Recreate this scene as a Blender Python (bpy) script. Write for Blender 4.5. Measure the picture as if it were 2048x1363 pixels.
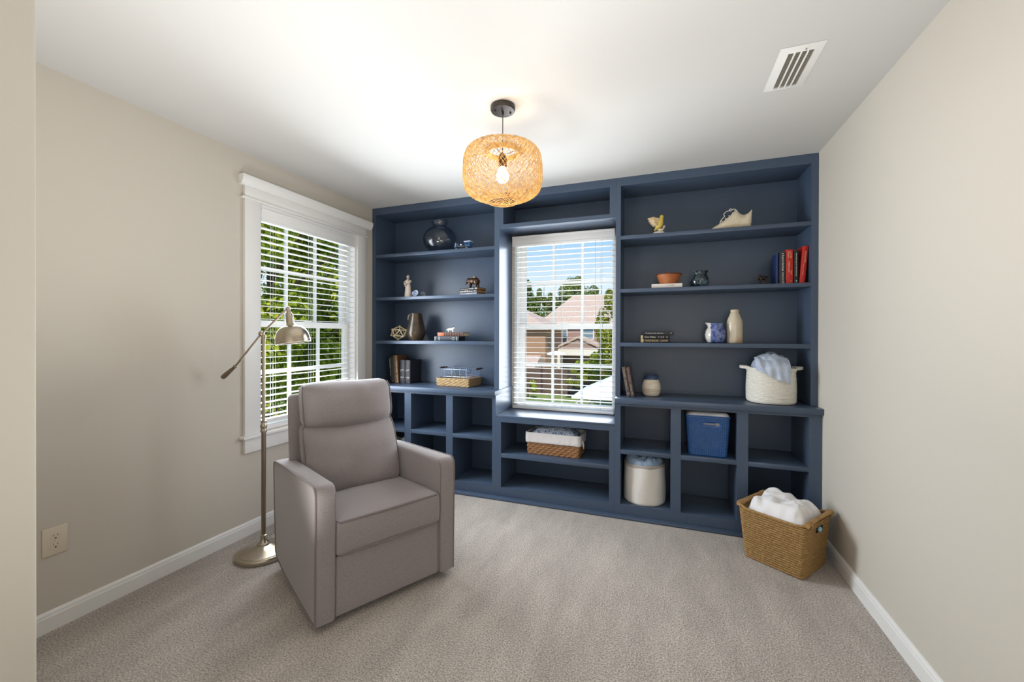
import bpy, bmesh, math, random
from mathutils import Vector, Matrix, noise
PI = math.pi
for o in list(bpy.data.objects):
    bpy.data.objects.remove(o)
SC = bpy.context.scene
COL = SC.collection

# ------------------------------------------------------------------ camera
F_PX, YAW, PITCH, ROLL, CY, CAM_H = 818.74, 0.35089, -0.003164, 0.002460, 672.2, 1.2878
cam_d = bpy.data.cameras.new('camera')
cam_d.sensor_width = 36.0
cam_d.lens = F_PX / 2048 * 36.0
cam_d.shift_y = -(681.5 - CY) / 2048
cam_d.clip_start = 0.02
cam_d.clip_end = 300
cam = bpy.data.objects.new('camera', cam_d)
COL.objects.link(cam)
cy_, sy_ = math.cos(YAW), math.sin(YAW)
fwd = Vector((-sy_, cy_, 0)); rgt = Vector((cy_, sy_, 0)); up = Vector((0, 0, 1))
cp, sp = math.cos(PITCH), math.sin(PITCH)
f2 = fwd * cp + up * sp; u2 = up * cp - fwd * sp
cr, sr = math.cos(ROLL), math.sin(ROLL)
r3 = rgt * cr + u2 * sr; u3 = u2 * cr - rgt * sr
M = Matrix.Identity(4)
for i in range(3):
    M[i][0] = r3[i]; M[i][1] = u3[i]; M[i][2] = -f2[i]
M[2][3] = CAM_H
cam.matrix_world = M
SC.camera = cam

# ------------------------------------------------------------------ world, sun, large lights, exposure
SC.view_settings.view_transform = 'Standard'
SC.view_settings.look = 'None'
SC.view_settings.exposure = 0.48
SC.view_settings.gamma = 1.0
SC.view_settings.use_curve_mapping = False
W = bpy.data.worlds.new('sky'); SC.world = W
W.use_nodes = True
nt = W.node_tree; nt.nodes.clear()
tc = nt.nodes.new('ShaderNodeTexCoord'); sx = nt.nodes.new('ShaderNodeSeparateXYZ')
rp = nt.nodes.new('ShaderNodeValToRGB'); bg = nt.nodes.new('ShaderNodeBackground'); wo = nt.nodes.new('ShaderNodeOutputWorld')
rp.color_ramp.elements[0].position = 0.0; rp.color_ramp.elements[0].color = (0.86, 0.93, 1.0, 1)
rp.color_ramp.elements[1].position = 0.42; rp.color_ramp.elements[1].color = (0.17, 0.40, 0.86, 1)
e = rp.color_ramp.elements.new(0.11); e.color = (0.74, 0.88, 1.0, 1)
e = rp.color_ramp.elements.new(0.23); e.color = (0.36, 0.63, 0.98, 1)
nt.links.new(tc.outputs['Generated'], sx.inputs[0]); nt.links.new(sx.outputs['Z'], rp.inputs[0])
nt.links.new(rp.outputs[0], bg.inputs[0]); nt.links.new(bg.outputs[0], wo.inputs[0])
bg.inputs[1].default_value = 0.78

def light(name, kind, loc, energy, color, rot=None, to=None, size=None, size_y=None, angle=None, spread=None):
    d = bpy.data.lights.new(name, kind); d.energy = energy; d.color = color
    if kind == 'AREA':
        d.shape = 'RECTANGLE'; d.size = size; d.size_y = size_y
        if spread: d.spread = spread
    if kind == 'SUN': d.angle = angle
    if kind == 'POINT': d.shadow_soft_size = size
    o = bpy.data.objects.new(name, d); COL.objects.link(o); o.location = loc
    if to is not None:
        o.rotation_euler = (Vector(to) - Vector(loc)).to_track_quat('-Z', 'Y').to_euler()
    return o
light('sun', 'SUN', (2.5, -8.0, 9.5), 3.5, (1.0, 0.95, 0.86), to=(0, 0, 0), angle=0.02)
light('daylight_side_window', 'AREA', (-2.44, 2.41, 1.34), 33, (0.86, 0.93, 1.0), to=(0, 2.20, 0.80), size=0.88, size_y=1.24, spread=2.65)
light('daylight_rear_window', 'AREA', (-0.78, 3.318, 1.37), 15, (0.88, 0.94, 1.0), to=(-0.95, 0, 1.20), size=0.86, size_y=1.33, spread=2.75)
light('side_window_sky', 'AREA', (-2.553, 2.41, 1.39), 4.5, (0.92, 0.96, 1.0), to=(0, 2.41, 1.39), size=0.84, size_y=1.38)
light('rear_window_sky', 'AREA', (-0.78, 3.387, 1.40), 5, (0.92, 0.96, 1.0), to=(-0.78, 0, 1.40), size=0.82, size_y=1.40)
light('added_ceiling_fill', 'AREA', (-0.02, 1.00, 0.62), 7, (1.0, 0.98, 0.96), to=(-0.40, 1.15, 2.80), size=1.1, size_y=0.6, spread=2.5)  # added unseen uplight inside the room, stands in for light bounced off the ceiling
light('added_ceiling_fill_left', 'AREA', (-1.32, 0.80, 0.35), 10.5, (1.0, 0.98, 0.96), to=(-1.15, 1.15, 2.60), size=0.6, size_y=0.6, spread=2.1)  # second added uplight, evens out the ceiling at left; no lamp stands here
light('added_camera_fill', 'AREA', (0.30, -1.75, 1.35), 16, (1.0, 0.98, 0.95), to=(-0.50, 3, 1.60), size=1.0, size_y=1.9)  # added fill from behind the camera; the passage is closed there

# ------------------------------------------------------------------ materials
def lin(c):
    if isinstance(c, str):
        c = [int(c[i:i + 2], 16) / 255 for i in (0, 2, 4)]
        c = [x / 12.92 if x <= 0.04045 else ((x + 0.055) / 1.055) ** 2.4 for x in c]
    return (c[0], c[1], c[2], 1)
MATS = {}
def mat(name, color, rough=0.5, metal=0.0, spec=0.5, bump=None, vary=None, sheen=0, coat=0, trans=0, ior=1.45, emit=None, sss=None):
    """bump=(scale, strength, distance)  vary=(scale, color2, contrast lo, hi)"""
    m = bpy.data.materials.new(name); m.use_nodes = True
    n = m.node_tree; b = n.nodes['Principled BSDF']
    b.inputs['Base Color'].default_value = lin(color)
    b.inputs['Roughness'].default_value = rough
    b.inputs['Metallic'].default_value = metal
    b.inputs['Specular IOR Level'].default_value = spec
    b.inputs['IOR'].default_value = ior
    if sheen: b.inputs['Sheen Weight'].default_value = sheen
    if coat: b.inputs['Coat Weight'].default_value = coat; b.inputs['Coat Roughness'].default_value = 0.06
    if trans: b.inputs['Transmission Weight'].default_value = trans
    if emit: b.inputs['Emission Color'].default_value = lin(emit[0]); b.inputs['Emission Strength'].default_value = emit[1]
    tcn = None
    if bump or vary:
        tcn = n.nodes.new('ShaderNodeTexCoord')
    if vary:
        t = n.nodes.new('ShaderNodeTexNoise'); t.inputs['Scale'].default_value = vary[0]; t.inputs['Detail'].default_value = 6
        t.inputs['Roughness'].default_value = 0.6
        r = n.nodes.new('ShaderNodeValToRGB'); r.color_ramp.elements[0].position = vary[2]; r.color_ramp.elements[1].position = vary[3]
        r.color_ramp.elements[0].color = lin(color); r.color_ramp.elements[1].color = lin(vary[1])
        n.links.new(tcn.outputs['Object'], t.inputs['Vector']); n.links.new(t.outputs['Fac'], r.inputs[0])
        n.links.new(r.outputs[0], b.inputs['Base Color'])
    if bump:
        t = n.nodes.new('ShaderNodeTexNoise'); t.inputs['Scale'].default_value = bump[0]; t.inputs['Detail'].default_value = 3
        bp = n.nodes.new('ShaderNodeBump'); bp.inputs['Strength'].default_value = bump[1]; bp.inputs['Distance'].default_value = bump[2]
        n.links.new(tcn.outputs['Object'], t.inputs['Vector']); n.links.new(t.outputs['Fac'], bp.inputs['Height'])
        n.links.new(bp.outputs[0], b.inputs['Normal'])
    MATS[name] = m
    return m

m_wall = mat('greige_wall_paint', 'cac3b7', 0.85, bump=(320, 0.06, 0.002))
m_ceil = mat('white_ceiling_paint', 'cac9c6', 0.9, bump=(250, 0.05, 0.002))
m_trim = mat('white_trim_paint', 'e9e8e5', 0.42)
m_navy = mat('slate_navy_paint', '455469', 0.34, spec=0.5, bump=(240, 0.04, 0.001))
m_blind = mat('white_slat_vinyl', 'eeeeec', 0.4)
m_cord = mat('white_cord', 'dcdcd8', 0.8)
m_sash = mat('white_sash_vinyl', 'f0f0ef', 0.35)
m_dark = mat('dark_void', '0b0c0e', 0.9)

def glass_mat():
    m = bpy.data.materials.new('clear_window_glass'); m.use_nodes = True
    n = m.node_tree; n.nodes.clear()
    tr = n.nodes.new('ShaderNodeBsdfTransparent'); gl = n.nodes.new('ShaderNodeBsdfGlossy'); gl.inputs['Roughness'].default_value = 0.02
    mx = n.nodes.new('ShaderNodeMixShader'); mx.inputs[0].default_value = 0.007
    o = n.nodes.new('ShaderNodeOutputMaterial')
    tr.inputs[0].default_value = (0.97, 0.985, 0.98, 1)
    n.links.new(tr.outputs[0], mx.inputs[1]); n.links.new(gl.outputs[0], mx.inputs[2]); n.links.new(mx.outputs[0], o.inputs[0])
    return m
m_glass = glass_mat()

def carpet_mat():
    m = mat('beige_cut_pile_carpet', 'a59786', 0.95, spec=0.1, sheen=0.25)
    n = m.node_tree; b = n.nodes['Principled BSDF']; L = n.links.new
    tc = n.nodes.new('ShaderNodeTexCoord')
    mp = n.nodes.new('ShaderNodeMapping'); mp.inputs['Scale'].default_value = (1.0, 1.0, 1.0)
    L(tc.outputs['Object'], mp.inputs[0])
    v = n.nodes.new('ShaderNodeTexVoronoi'); v.inputs['Scale'].default_value = 150; v.inputs['Randomness'].default_value = 1.0
    L(mp.outputs[0], v.inputs['Vector'])
    f = n.nodes.new('ShaderNodeTexNoise'); f.inputs['Scale'].default_value = 150; f.inputs['Detail'].default_value = 5
    L(mp.outputs[0], f.inputs['Vector'])
    # fibre tone
    r = n.nodes.new('ShaderNodeValToRGB')
    r.color_ramp.elements[0].position = 0.34; r.color_ramp.elements[0].color = lin('897f76')
    r.color_ramp.elements[1].position = 0.66; r.color_ramp.elements[1].color = lin('cdc4bb')
    L(f.outputs['Fac'], r.inputs[0])
    # brushed pile streaks
    mp2 = n.nodes.new('ShaderNodeMapping'); mp2.inputs['Rotation'].default_value = (0, 0, 0.5); mp2.inputs['Scale'].default_value = (3.6, 1.1, 1)
    L(tc.outputs['Object'], mp2.inputs[0])
    s = n.nodes.new('ShaderNodeTexNoise'); s.inputs['Scale'].default_value = 1.9; s.inputs['Detail'].default_value = 7; s.inputs['Roughness'].default_value = 0.62
    L(mp2.outputs[0], s.inputs['Vector'])
    sr_ = n.nodes.new('ShaderNodeMapRange'); sr_.inputs[1].default_value = 0.3; sr_.inputs[2].default_value = 0.7
    sr_.inputs[3].default_value = 0.80; sr_.inputs[4].default_value = 1.14
    L(s.outputs['Fac'], sr_.inputs[0])
    mul = n.nodes.new('ShaderNodeVectorMath'); mul.operation = 'SCALE'
    L(r.outputs[0], mul.inputs[0]); L(sr_.outputs[0], mul.inputs['Scale'])
    L(mul.outputs[0], b.inputs['Base Color'])
    ad = n.nodes.new('ShaderNodeMath'); ad.operation = 'SUBTRACT'
    L(f.outputs['Fac'], ad.inputs[0]); L(v.outputs['Distance'], ad.inputs[1])
    bp = n.nodes.new('ShaderNodeBump'); bp.inputs['Strength'].default_value = 0.7; bp.inputs['Distance'].default_value = 0.005
    L(ad.outputs[0], bp.inputs['Height']); L(bp.outputs[0], b.inputs['Normal'])
    return m
m_carpet = carpet_mat()

def fabric_mat(name, c1, c2, scale=900):
    m = mat(name, c1, 0.9, spec=0.15, sheen=0.35)
    n = m.node_tree; b = n.nodes['Principled BSDF']; L = n.links.new
    tc = n.nodes.new('ShaderNodeTexCoord')
    hs = []
    for ax, rot in ((0, 0), (1, 0)):
        mp = n.nodes.new('ShaderNodeMapping')
        mp.inputs['Scale'].default_value = (0.18, 1, 1) if ax == 0 else (1, 1, 0.12)
        L(tc.outputs['Object'], mp.inputs[0])
        t = n.nodes.new('ShaderNodeTexNoise'); t.inputs['Scale'].default_value = scale * 0.55; t.inputs['Detail'].default_value = 2
        L(mp.outputs[0], t.inputs['Vector']); hs.append(t)
    a = n.nodes.new('ShaderNodeMath'); a.operation = 'ADD'; L(hs[0].outputs['Fac'], a.inputs[0]); L(hs[1].outputs['Fac'], a.inputs[1])
    r = n.nodes.new('ShaderNodeValToRGB')
    r.color_ramp.elements[0].position = 0.36; r.color_ramp.elements[1].position = 0.64
    h = n.nodes.new('ShaderNodeMath'); h.operation = 'MULTIPLY'; h.inputs[1].default_value = 0.5; L(a.outputs[0], h.inputs[0])
    r.color_ramp.elements[0].color = lin(c1); r.color_ramp.elements[1].color = lin(c2)
    L(h.outputs[0], r.inputs[0]); L(r.outputs[0], b.inputs['Base Color'])
    bp = n.nodes.new('ShaderNodeBump'); bp.inputs['Strength'].default_value = 0.35; bp.inputs['Distance'].default_value = 0.0015
    L(h.outputs[0], bp.inputs['Height']); L(bp.outputs[0], b.inputs['Normal'])
    return m

# ------------------------------------------------------------------ mesh helpers
class MB:
    def __init__(self): self.bm = bmesh.new()
    def add(self, vs, fs, T=None):
        v = [self.bm.verts.new((T @ Vector(p)) if T else p) for p in vs]
        out = []
        for f in fs:
            try: out.append(self.bm.faces.new([v[i] for i in f]))
            except ValueError: pass
        return v, out
    def box(self, x0, x1, y0, y1, z0, z1, bev=0, T=None, seg=2):
        vs = [(x0, y0, z0), (x1, y0, z0), (x1, y1, z0), (x0, y1, z0), (x0, y0, z1), (x1, y0, z1), (x1, y1, z1), (x0, y1, z1)]
        fs = [(0, 3, 2, 1), (4, 5, 6, 7), (0, 1, 5, 4), (1, 2, 6, 5), (2, 3, 7, 6), (3, 0, 4, 7)]
        v, f = self.add(vs, fs, T)
        if bev:
            es = list({e for q in f for e in q.edges})
            bmesh.ops.bevel(self.bm, geom=es, offset=bev, segments=seg, affect='EDGES', profile=0.5)
        return self
    def prism(self, poly, axis, a, b, T=None):
        """poly of 2D points extruded along axis (0,1,2) from a to b"""
        def P(p, t):
            return ((t, p[0], p[1]), (p[0], t, p[1]), (p[0], p[1], t))[axis]
        n = len(poly)
        vs = [P(p, a) for p in poly] + [P(p, b) for p in poly]
        fs = [tuple(range(n)), tuple(range(2 * n - 1, n - 1, -1))] + [(i, n + i, n + (i + 1) % n, (i + 1) % n) for i in range(n)]
        self.add(vs, fs, T); return self
    def tube(self, pts, r, n=8, closed=False, T=None):
        pts = [Vector(p) for p in pts]; m = len(pts)
        rs = r if isinstance(r, (list, tuple)) else [r] * m
        vs = []; prev = None
        for i, p in enumerate(pts):
            if closed: t = pts[(i + 1) % m] - pts[i - 1]
            else: t = pts[min(i + 1, m - 1)] - pts[max(i - 1, 0)]
            t.normalize() if t.length > 1e-9 else None
            if prev is None:
                a = Vector((0, 0, 1)) if abs(t.z) < 0.9 else Vector((1, 0, 0))
                u = t.cross(a).normalized()
            else:
                u = (prev - t * prev.dot(t)); u = u.normalized() if u.length > 1e-6 else t.orthogonal().normalized()
            prev = u; w = t.cross(u)
            for k in range(n):
                a = 2 * PI * k / n
                vs.append(p + u * (math.cos(a) * rs[i]) + w * (math.sin(a) * rs[i]))
        fs = []
        for i in range(m if closed else m - 1):
            j = (i + 1) % m
            for k in range(n):
                fs.append((i * n + k, i * n + (k + 1) % n, j * n + (k + 1) % n, j * n + k))
        if not closed:
            fs.append(tuple(range(n - 1, -1, -1))); fs.append(tuple(range((m - 1) * n, m * n)))
        self.add(vs, fs, T); return self
    def lathe(self, prof, n=32, c=(0, 0, 0), sx=1, sy=1, T=None):
        vs = []; rings = []
        for r, z in prof:
            if r < 1e-6:
                rings.append([len(vs)]); vs.append((c[0], c[1], c[2] + z))
            else:
                rings.append(list(range(len(vs), len(vs) + n)))
                for k in range(n):
                    a = 2 * PI * k / n
                    vs.append((c[0] + math.cos(a) * r * sx, c[1] + math.sin(a) * r * sy, c[2] + z))
        fs = []
        for A, B in zip(rings, rings[1:]):
            for k in range(n):
                k2 = (k + 1) % n
                if len(A) == 1 and len(B) == 1: continue
                if len(A) == 1: fs.append((A[0], B[k2], B[k]))
                elif len(B) == 1: fs.append((A[k], A[k2], B[0]))
                else: fs.append((A[k], A[k2], B[k2], B[k]))
        self.add(vs, fs, T); return self
    def ball(self, c, r, n=12, T=None):
        rr = r if isinstance(r, (list, tuple)) else (r, r, r)
        vs = [(c[0], c[1], c[2] - rr[2])]; m = max(4, n // 2)
        for i in range(1, m):
            a = PI * i / m
            for k in range(n):
                b = 2 * PI * k / n
                vs.append((c[0] + rr[0] * math.sin(a) * math.cos(b), c[1] + rr[1] * math.sin(a) * math.sin(b), c[2] - rr[2] * math.cos(a)))
        vs.append((c[0], c[1], c[2] + rr[2])); e = len(vs) - 1
        fs = [(0, 1 + (k + 1) % n, 1 + k) for k in range(n)]
        for i in range(m - 2):
            for k in range(n):
                a = 1 + i * n
                fs.append((a + k, a + (k + 1) % n, a + n + (k + 1) % n, a + n + k))
        a = 1 + (m - 2) * n
        fs += [(a + k, a + (k + 1) % n, e) for k in range(n)]
        self.add(vs, fs, T); return self
    def rbox(self, c, s, r, fn=None, n=6, T=None):
        """rounded box, centre c, full size s, edge radius r; fn deforms points relative to the centre"""
        h = [x / 2 for x in s]
        def ticks(hh):
            k = 3
            a = [-hh + r * (1 - math.cos(PI / 2 * i / k)) for i in range(k)]
            b = [(-hh + r) + (2 * (hh - r)) * i / n for i in range(n + 1)]
            return a + b + [-x for x in reversed(a)]
        tk = [ticks(x) for x in h]; N = len(tk[0]); idx = {}; vs = []
        def vert(i, j, k):
            if (i, j, k) in idx: return idx[(i, j, k)]
            p = Vector((tk[0][i], tk[1][j], tk[2][k]))
            q = Vector([max(-(h[a] - r), min(h[a] - r, p[a])) for a in range(3)])
            d = p - q
            if d.length > 1e-9: p = q + d.normalized() * r
            if fn: p = Vector(fn(p))
            idx[(i, j, k)] = len(vs); vs.append(p + Vector(c)); return idx[(i, j, k)]
        fs = []
        for i in range(N - 1):
            for j in range(N - 1):
                for e, fl in ((0, 0), (N - 1, 1)):
                    for A in (lambda a, b: (a, b, e), lambda a, b: (b, e, a), lambda a, b: (e, a, b)):
                        q = [vert(*A(i, j)), vert(*A(i, j + 1)), vert(*A(i + 1, j + 1)), vert(*A(i + 1, j))]
                        if fl: q.reverse()
                        fs.append(tuple(q))
        self.add(vs, fs, T); return self
    def grid(self, fn, nu, nv, closeu=False, T=None):
        vs = [fn(i / nu, j / nv) for j in range(nv + 1) for i in range(nu if closeu else nu + 1)]
        w = nu if closeu else nu + 1
        fs = [(j * w + i, j * w + (i + 1) % w, (j + 1) * w + (i + 1) % w, (j + 1) * w + i) for j in range(nv) for i in range(nu)]
        self.add(vs, fs, T); return self
    def mesh(self, name, m, angle=40):
        bmesh.ops.recalc_face_normals(self.bm, faces=self.bm.faces[:]) if len(self.bm.faces) < 60000 else None
        me = bpy.data.meshes.new(name); self.bm.to_mesh(me); self.bm.free()
        for p in me.polygons: p.use_smooth = True
        me.set_sharp_from_angle(angle=math.radians(angle))
        if m: me.materials.append(m)
        return me
    def build(self, name, m, parent=None, angle=40, loc=None):
        o = bpy.data.objects.new(name, self.mesh(name, m, angle)); COL.objects.link(o)
        if parent is not None: o.parent = parent
        if loc: o.location = loc
        return o

def fuse(mb, name, m, parent=None, voxel=0.003, smooth=6, loc=None):
    """merge overlapping lumps into one continuous skin"""
    me = mb.mesh(name + '_raw', None); t = bpy.data.objects.new('tmp', me); COL.objects.link(t)
    r = t.modifiers.new('r', 'REMESH'); r.mode = 'VOXEL'; r.voxel_size = voxel
    s = t.modifiers.new('s', 'SMOOTH'); s.iterations = smooth; s.factor = 0.5
    dg = bpy.context.evaluated_depsgraph_get(); dg.update()
    me2 = bpy.data.meshes.new_from_object(t.evaluated_get(dg))
    bpy.data.objects.remove(t); bpy.data.meshes.remove(me)
    me2.name = name
    for p in me2.polygons: p.use_smooth = True
    me2.materials.clear(); me2.materials.append(m)
    o = bpy.data.objects.new(name, me2); COL.objects.link(o)
    if parent is not None: o.parent = parent
    if loc: o.location = loc
    return o

def tag(o, label=None, cat=None, group=None, kind=None):
    if label: o['label'] = label
    if cat: o['category'] = cat
    if group: o['group'] = group
    if kind: o['kind'] = kind
    return o
def thing(name, label, cat, loc=(0, 0, 0), rz=0, group=None):
    o = bpy.data.objects.new(name, None); o.empty_display_size = 0.05; COL.objects.link(o)
    o.location = loc; o.rotation_euler = (0, 0, rz)
    return tag(o, label, cat, group)
def struct(mb, name, m, label=None, angle=40):
    o = mb.build(name, m, angle=angle); tag(o, label, None, None, 'structure'); return o

def lettering(txt, height, m, parent, T, width=None, name='lettering'):
    """raised lettering; T maps text x,y to the surface"""
    c = bpy.data.curves.new('t', 'FONT'); c.body = txt; c.size = height * 1.35; c.extrude = 0.0002
    c.align_x = 'LEFT'; c.align_y = 'CENTER'; c.resolution_u = 2
    t = bpy.data.objects.new('t', c); COL.objects.link(t)
    dg = bpy.context.evaluated_depsgraph_get(); dg.update()
    me = bpy.data.meshes.new_from_object(t.evaluated_get(dg)); bpy.data.objects.remove(t); bpy.data.curves.remove(c)
    if width and len(me.vertices):
        w = max(v.co.x for v in me.vertices)
        for v in me.vertices: v.co.x *= width / w
    me.transform(T); me.materials.clear(); me.materials.append(m); me.name = name
    o = bpy.data.objects.new(name, me); COL.objects.link(o); o.parent = parent
    return o
def frame_T(origin, xdir, ydir):
    x = Vector(xdir).normalized(); y = Vector(ydir).normalized(); z = x.cross(y)
    T = Matrix.Identity(4)
    for i in range(3): T[i][0] = x[i]; T[i][1] = y[i]; T[i][2] = z[i]; T[i][3] = origin[i]
    return T

# ------------------------------------------------------------------ room shell
XL, XR, YB, H = -2.496, 0.925, 3.386, 2.44
CX, CYF = -0.95, 0.359            # corner where the entry passage meets the room
YE = -2.0                         # rear of the entry passage
struct(MB().box(XL - .14, XR + .14, YE - .14, YB + .14, -0.12, 0.0), 'floor', m_carpet)
struct(MB().box(XL - .14, XR + .14, YE - .14, YB + .14, H, H + .14), 'ceiling', m_ceil)
# left wall with a window opening, back wall with a window opening
LY0, LY1, LZ0, LZ1 = 1.952, 2.880, 0.650, 2.150
b = MB()
b.box(XL - .14, XL, CYF - .14, LY0, 0, H); b.box(XL - .14, XL, LY1, YB + .14, 0, H)
b.box(XL - .14, XL, LY0, LY1, 0, LZ0); b.box(XL - .14, XL, LY0, LY1, LZ1, H)
struct(b, 'wall_left', m_wall)
BX0, BX1, BZ0, BZ1 = -1.216, -0.352, 0.655, 2.140
b = MB()
b.box(XL, BX0, YB, YB + .14, 0, H); b.box(BX1, XR, YB, YB + .14, 0, H)
b.box(BX0, BX1, YB, YB + .14, 0, BZ0); b.box(BX0, BX1, YB, YB + .14, BZ1, H)
struct(b, 'wall_back', m_wall)
struct(MB().box(XR, XR + .14, YE - .14, YB + .14, 0, H), 'wall_right', m_wall)
struct(MB().box(XL, CX, YE, CYF, 0, H, bev=0.006), 'wall_entry', m_wall)
struct(MB().box(XL - .14, XR, YE - .14, YE, 0, H), 'wall_front', m_wall)

def baseboard(name, p0, p1, nrm):
    """moulded board along p0->p1, sticking out along nrm"""
    prof = [(0, 0), (.014, 0), (.014, .062), (.011, .070), (.011, .076), (.006, .084), (0, .086)]
    p0 = Vector((p0[0], p0[1], 0)); p1 = Vector((p1[0], p1[1], 0)); n = Vector((nrm[0], nrm[1], 0))
    k = len(prof)
    vs = [p0 + n * a + Vector((0, 0, z)) for a, z in prof] + [p1 + n * a + Vector((0, 0, z)) for a, z in prof]
    fs = [tuple(range(k)), tuple(range(2 * k - 1, k - 1, -1))] + [(i, k + i, k + (i + 1) % k, (i + 1) % k) for i in range(k)]
    b = MB(); b.add(vs, fs); struct(b, name, m_trim, angle=20)
baseboard('baseboard_left', (XL, CYF), (XL, 3.004), (1, 0))
baseboard('baseboard_right', (XR, YE), (XR, 3.004), (-1, 0))
baseboard('baseboard_entry', (CX, YE), (CX, CYF), (1, 0))

# ------------------------------------------------------------------ windows (double hung, three by two panes in each sash)
def window(name, to_world, w0, w1, z0, z1, g0, g1, label, rail):
    """plane coordinates: a along the wall, d outward through the wall, z up"""
    jam = MB(); fr = MB(); pan = MB()
    def bx(m, a0, a1, d0, d1, za, zb, bev=0):
        p = to_world(a0, d0, za); q = to_world(a1, d1, zb)
        m.box(min(p[0], q[0]), max(p[0], q[0]), min(p[1], q[1]), max(p[1], q[1]), za, zb, bev)
    # jamb liner
    bx(jam, w0, w0 + .022, 0.0, .135, z0, z1); bx(jam, w1 - .022, w1, 0.0, .135, z0, z1)
    bx(jam, w0 + .022, w1 - .022, 0.0, .135, z1 - .022, z1); bx(jam, w0 + .022, w1 - .022, 0.0, .135, z0, z0 + .025)
    root = thing(name, label, 'window'); del root['category']; root['kind'] = 'structure'
    jam.build('frame', m_sash, root)
    mid = 1.362
    for nm, d, za, zb, gz0, gz1, mz in (('upper_sash', .092, mid - .022, z1 - .022, mid + .022, 2.088, 1.742), ('lower_sash', .060, z0 + .025, mid + .022, .706, mid - .024, 1.026)):
        s = MB(); e = .024
        bx(s, w0 + .022, g0, d, d + e, za, zb, .002); bx(s, g1, w1 - .022, d, d + e, za, zb, .002)
        bx(s, g0, g1, d, d + e, gz1, zb, .002); bx(s, g0, g1, d, d + e, za, gz0, .002)
        st = (g1 - g0) / 3
        for k in (1, 2):
            c = g0 + st * k; bx(s, c - .011, c + .011, d + .002, d + .019, gz0, gz1)
        for k in range(3):
            bx(s, g0 + st * k + (.011 if k else 0), g0 + st * (k + 1) - (.011 if k < 2 else 0), d + .002, d + .019, mz - .011, mz + .011)
        so = s.build(nm, m_sash, root)
        p = MB(); bx(p, g0 - .004, g1 + .004, d + .010, d + .013, gz0 - .004, gz1 + .004); p.build('glass_pane', m_glass, so)
    c = (w0 + w1) / 2
    lk = MB(); bx(lk, c - .03, c + .03, .052, .062, mid + .0225, mid + .034, .002); lk.build('sash_lock', m_sash, root)
    return root
window('window_1', lambda a, d, z: (XL - d, a, z), LY0, LY1, LZ0, LZ1, 1.990, 2.790, 'white double hung window in the left wall', 0)
window('window_2', lambda a, d, z: (a, YB + d, z), BX0, BX1, BZ0, BZ1, -1.139, -0.384, 'white double hung window in the back wall niche', 0)

# side window trim: crown, head board, bead, casing legs, stool and apron
XF = XL + .022
t1 = thing('trim_1', 'white craftsman casing around the side window', 'trim'); del t1['category']; t1['kind'] = 'structure'
b = MB(); b.prism([(XL, 2.232), (XL + .024, 2.232), (XL + .030, 2.246), (XL + .038, 2.262), (XL + .042, 2.276), (XL + .042, 2.296), (XL, 2.296)], 1, 1.824, 3.048)
b.build('crown_moulding', m_trim, t1, angle=25)
MB().box(XL, XF, 1.850, 2.978, 2.162, 2.232, .0015).build('head_board', m_trim, t1)
MB().box(XL, XL + .030, 1.832, 2.992, 2.148, 2.162, .004).build('bead', m_trim, t1)
MB().box(XL, XF, 1.850, LY0 + .008, .641, 2.148, .0015).build('casing', m_trim, t1)
MB().box(XL, XF, LY1 - .008, 2.972, .641, 2.148, .0015).build('casing', m_trim, t1)
MB().box(XL - .02, XL + .045, 1.828, 2.992, .622, .641, .005).build('window_stool', m_trim, t1)
MB().box(XL, XF, 1.850, 2.978, .531, .622, .0015).build('apron', m_trim, t1)

# ------------------------------------------------------------------ blinds
def blind(label, to_world, a0, a1, d0, ztop, zbot, valance, spacing=.0435):
    root = thing('window_blind', label, 'blind')
    def bx(m, x0, x1, e0, e1, za, zb, bev=0):
        p = to_world(x0, e0, za); q = to_world(x1, e1, zb)
        m.box(min(p[0], q[0]), max(p[0], q[0]), min(p[1], q[1]), max(p[1], q[1]), za, zb, bev)
    v = MB(); bx(v, a0 - .002, a1 + .002, d0 - .010, d0 - .002, ztop - valance, ztop, .002)
    bx(v, a0 - .001, a1 + .001, d0 - .013, d0 - .009, ztop - .016, ztop - .002, .0015); bx(v, a0 - .001, a1 + .001, d0 - .013, d0 - .009, ztop - valance + .004, ztop - valance + .016, .0015)
    v.build('valance', m_blind, root)
    h = MB(); bx(h, a0, a1, d0, d0 + .050, ztop - .045, ztop, .001); h.build('headrail', m_blind, root)
    s = MB(); n = int((ztop - .06 - (zbot + .034)) / spacing); z = zbot + .046
    zs = []
    while z < ztop - .055:
        zs.append(z); bx(s, a0 + .003, a1 - .003, d0 + .001, d0 + .049, z - .0014, z + .0014, .0008); z += spacing
    s.build('slats', m_blind, root)
    r = MB(); bx(r, a0 + .003, a1 - .003, d0 + .001, d0 + .049, zbot, zbot + .022, .003); r.build('bottom_rail', m_blind, root)
    for f in (.13, .5, .87):
        c = MB()
        for e in (.001, .049):
            p = to_world(a0 + (a1 - a0) * f, d0 + e, 0); c.tube([(p[0], p[1], zbot + .02), (p[0], p[1], ztop - .04)], .0009, 5)
        p = to_world(a0 + (a1 - a0) * f, d0 + .025, 0); c.tube([(p[0], p[1], zbot + .02), (p[0], p[1], ztop - .04)], .0008, 5)
        c.build('ladder_cord', m_cord, root)
    return root
lb = blind('white slatted blind in the side window', lambda a, d, z: (XL - d, a, z), LY0 + .024, LY1 - .024, -.004 + .008, 2.126, .694, .085)
rb = blind('white slatted blind in the niche window', lambda a, d, z: (a, YB + d, z), -1.214, -.354, -.054, 2.136, .656, .084)
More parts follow.
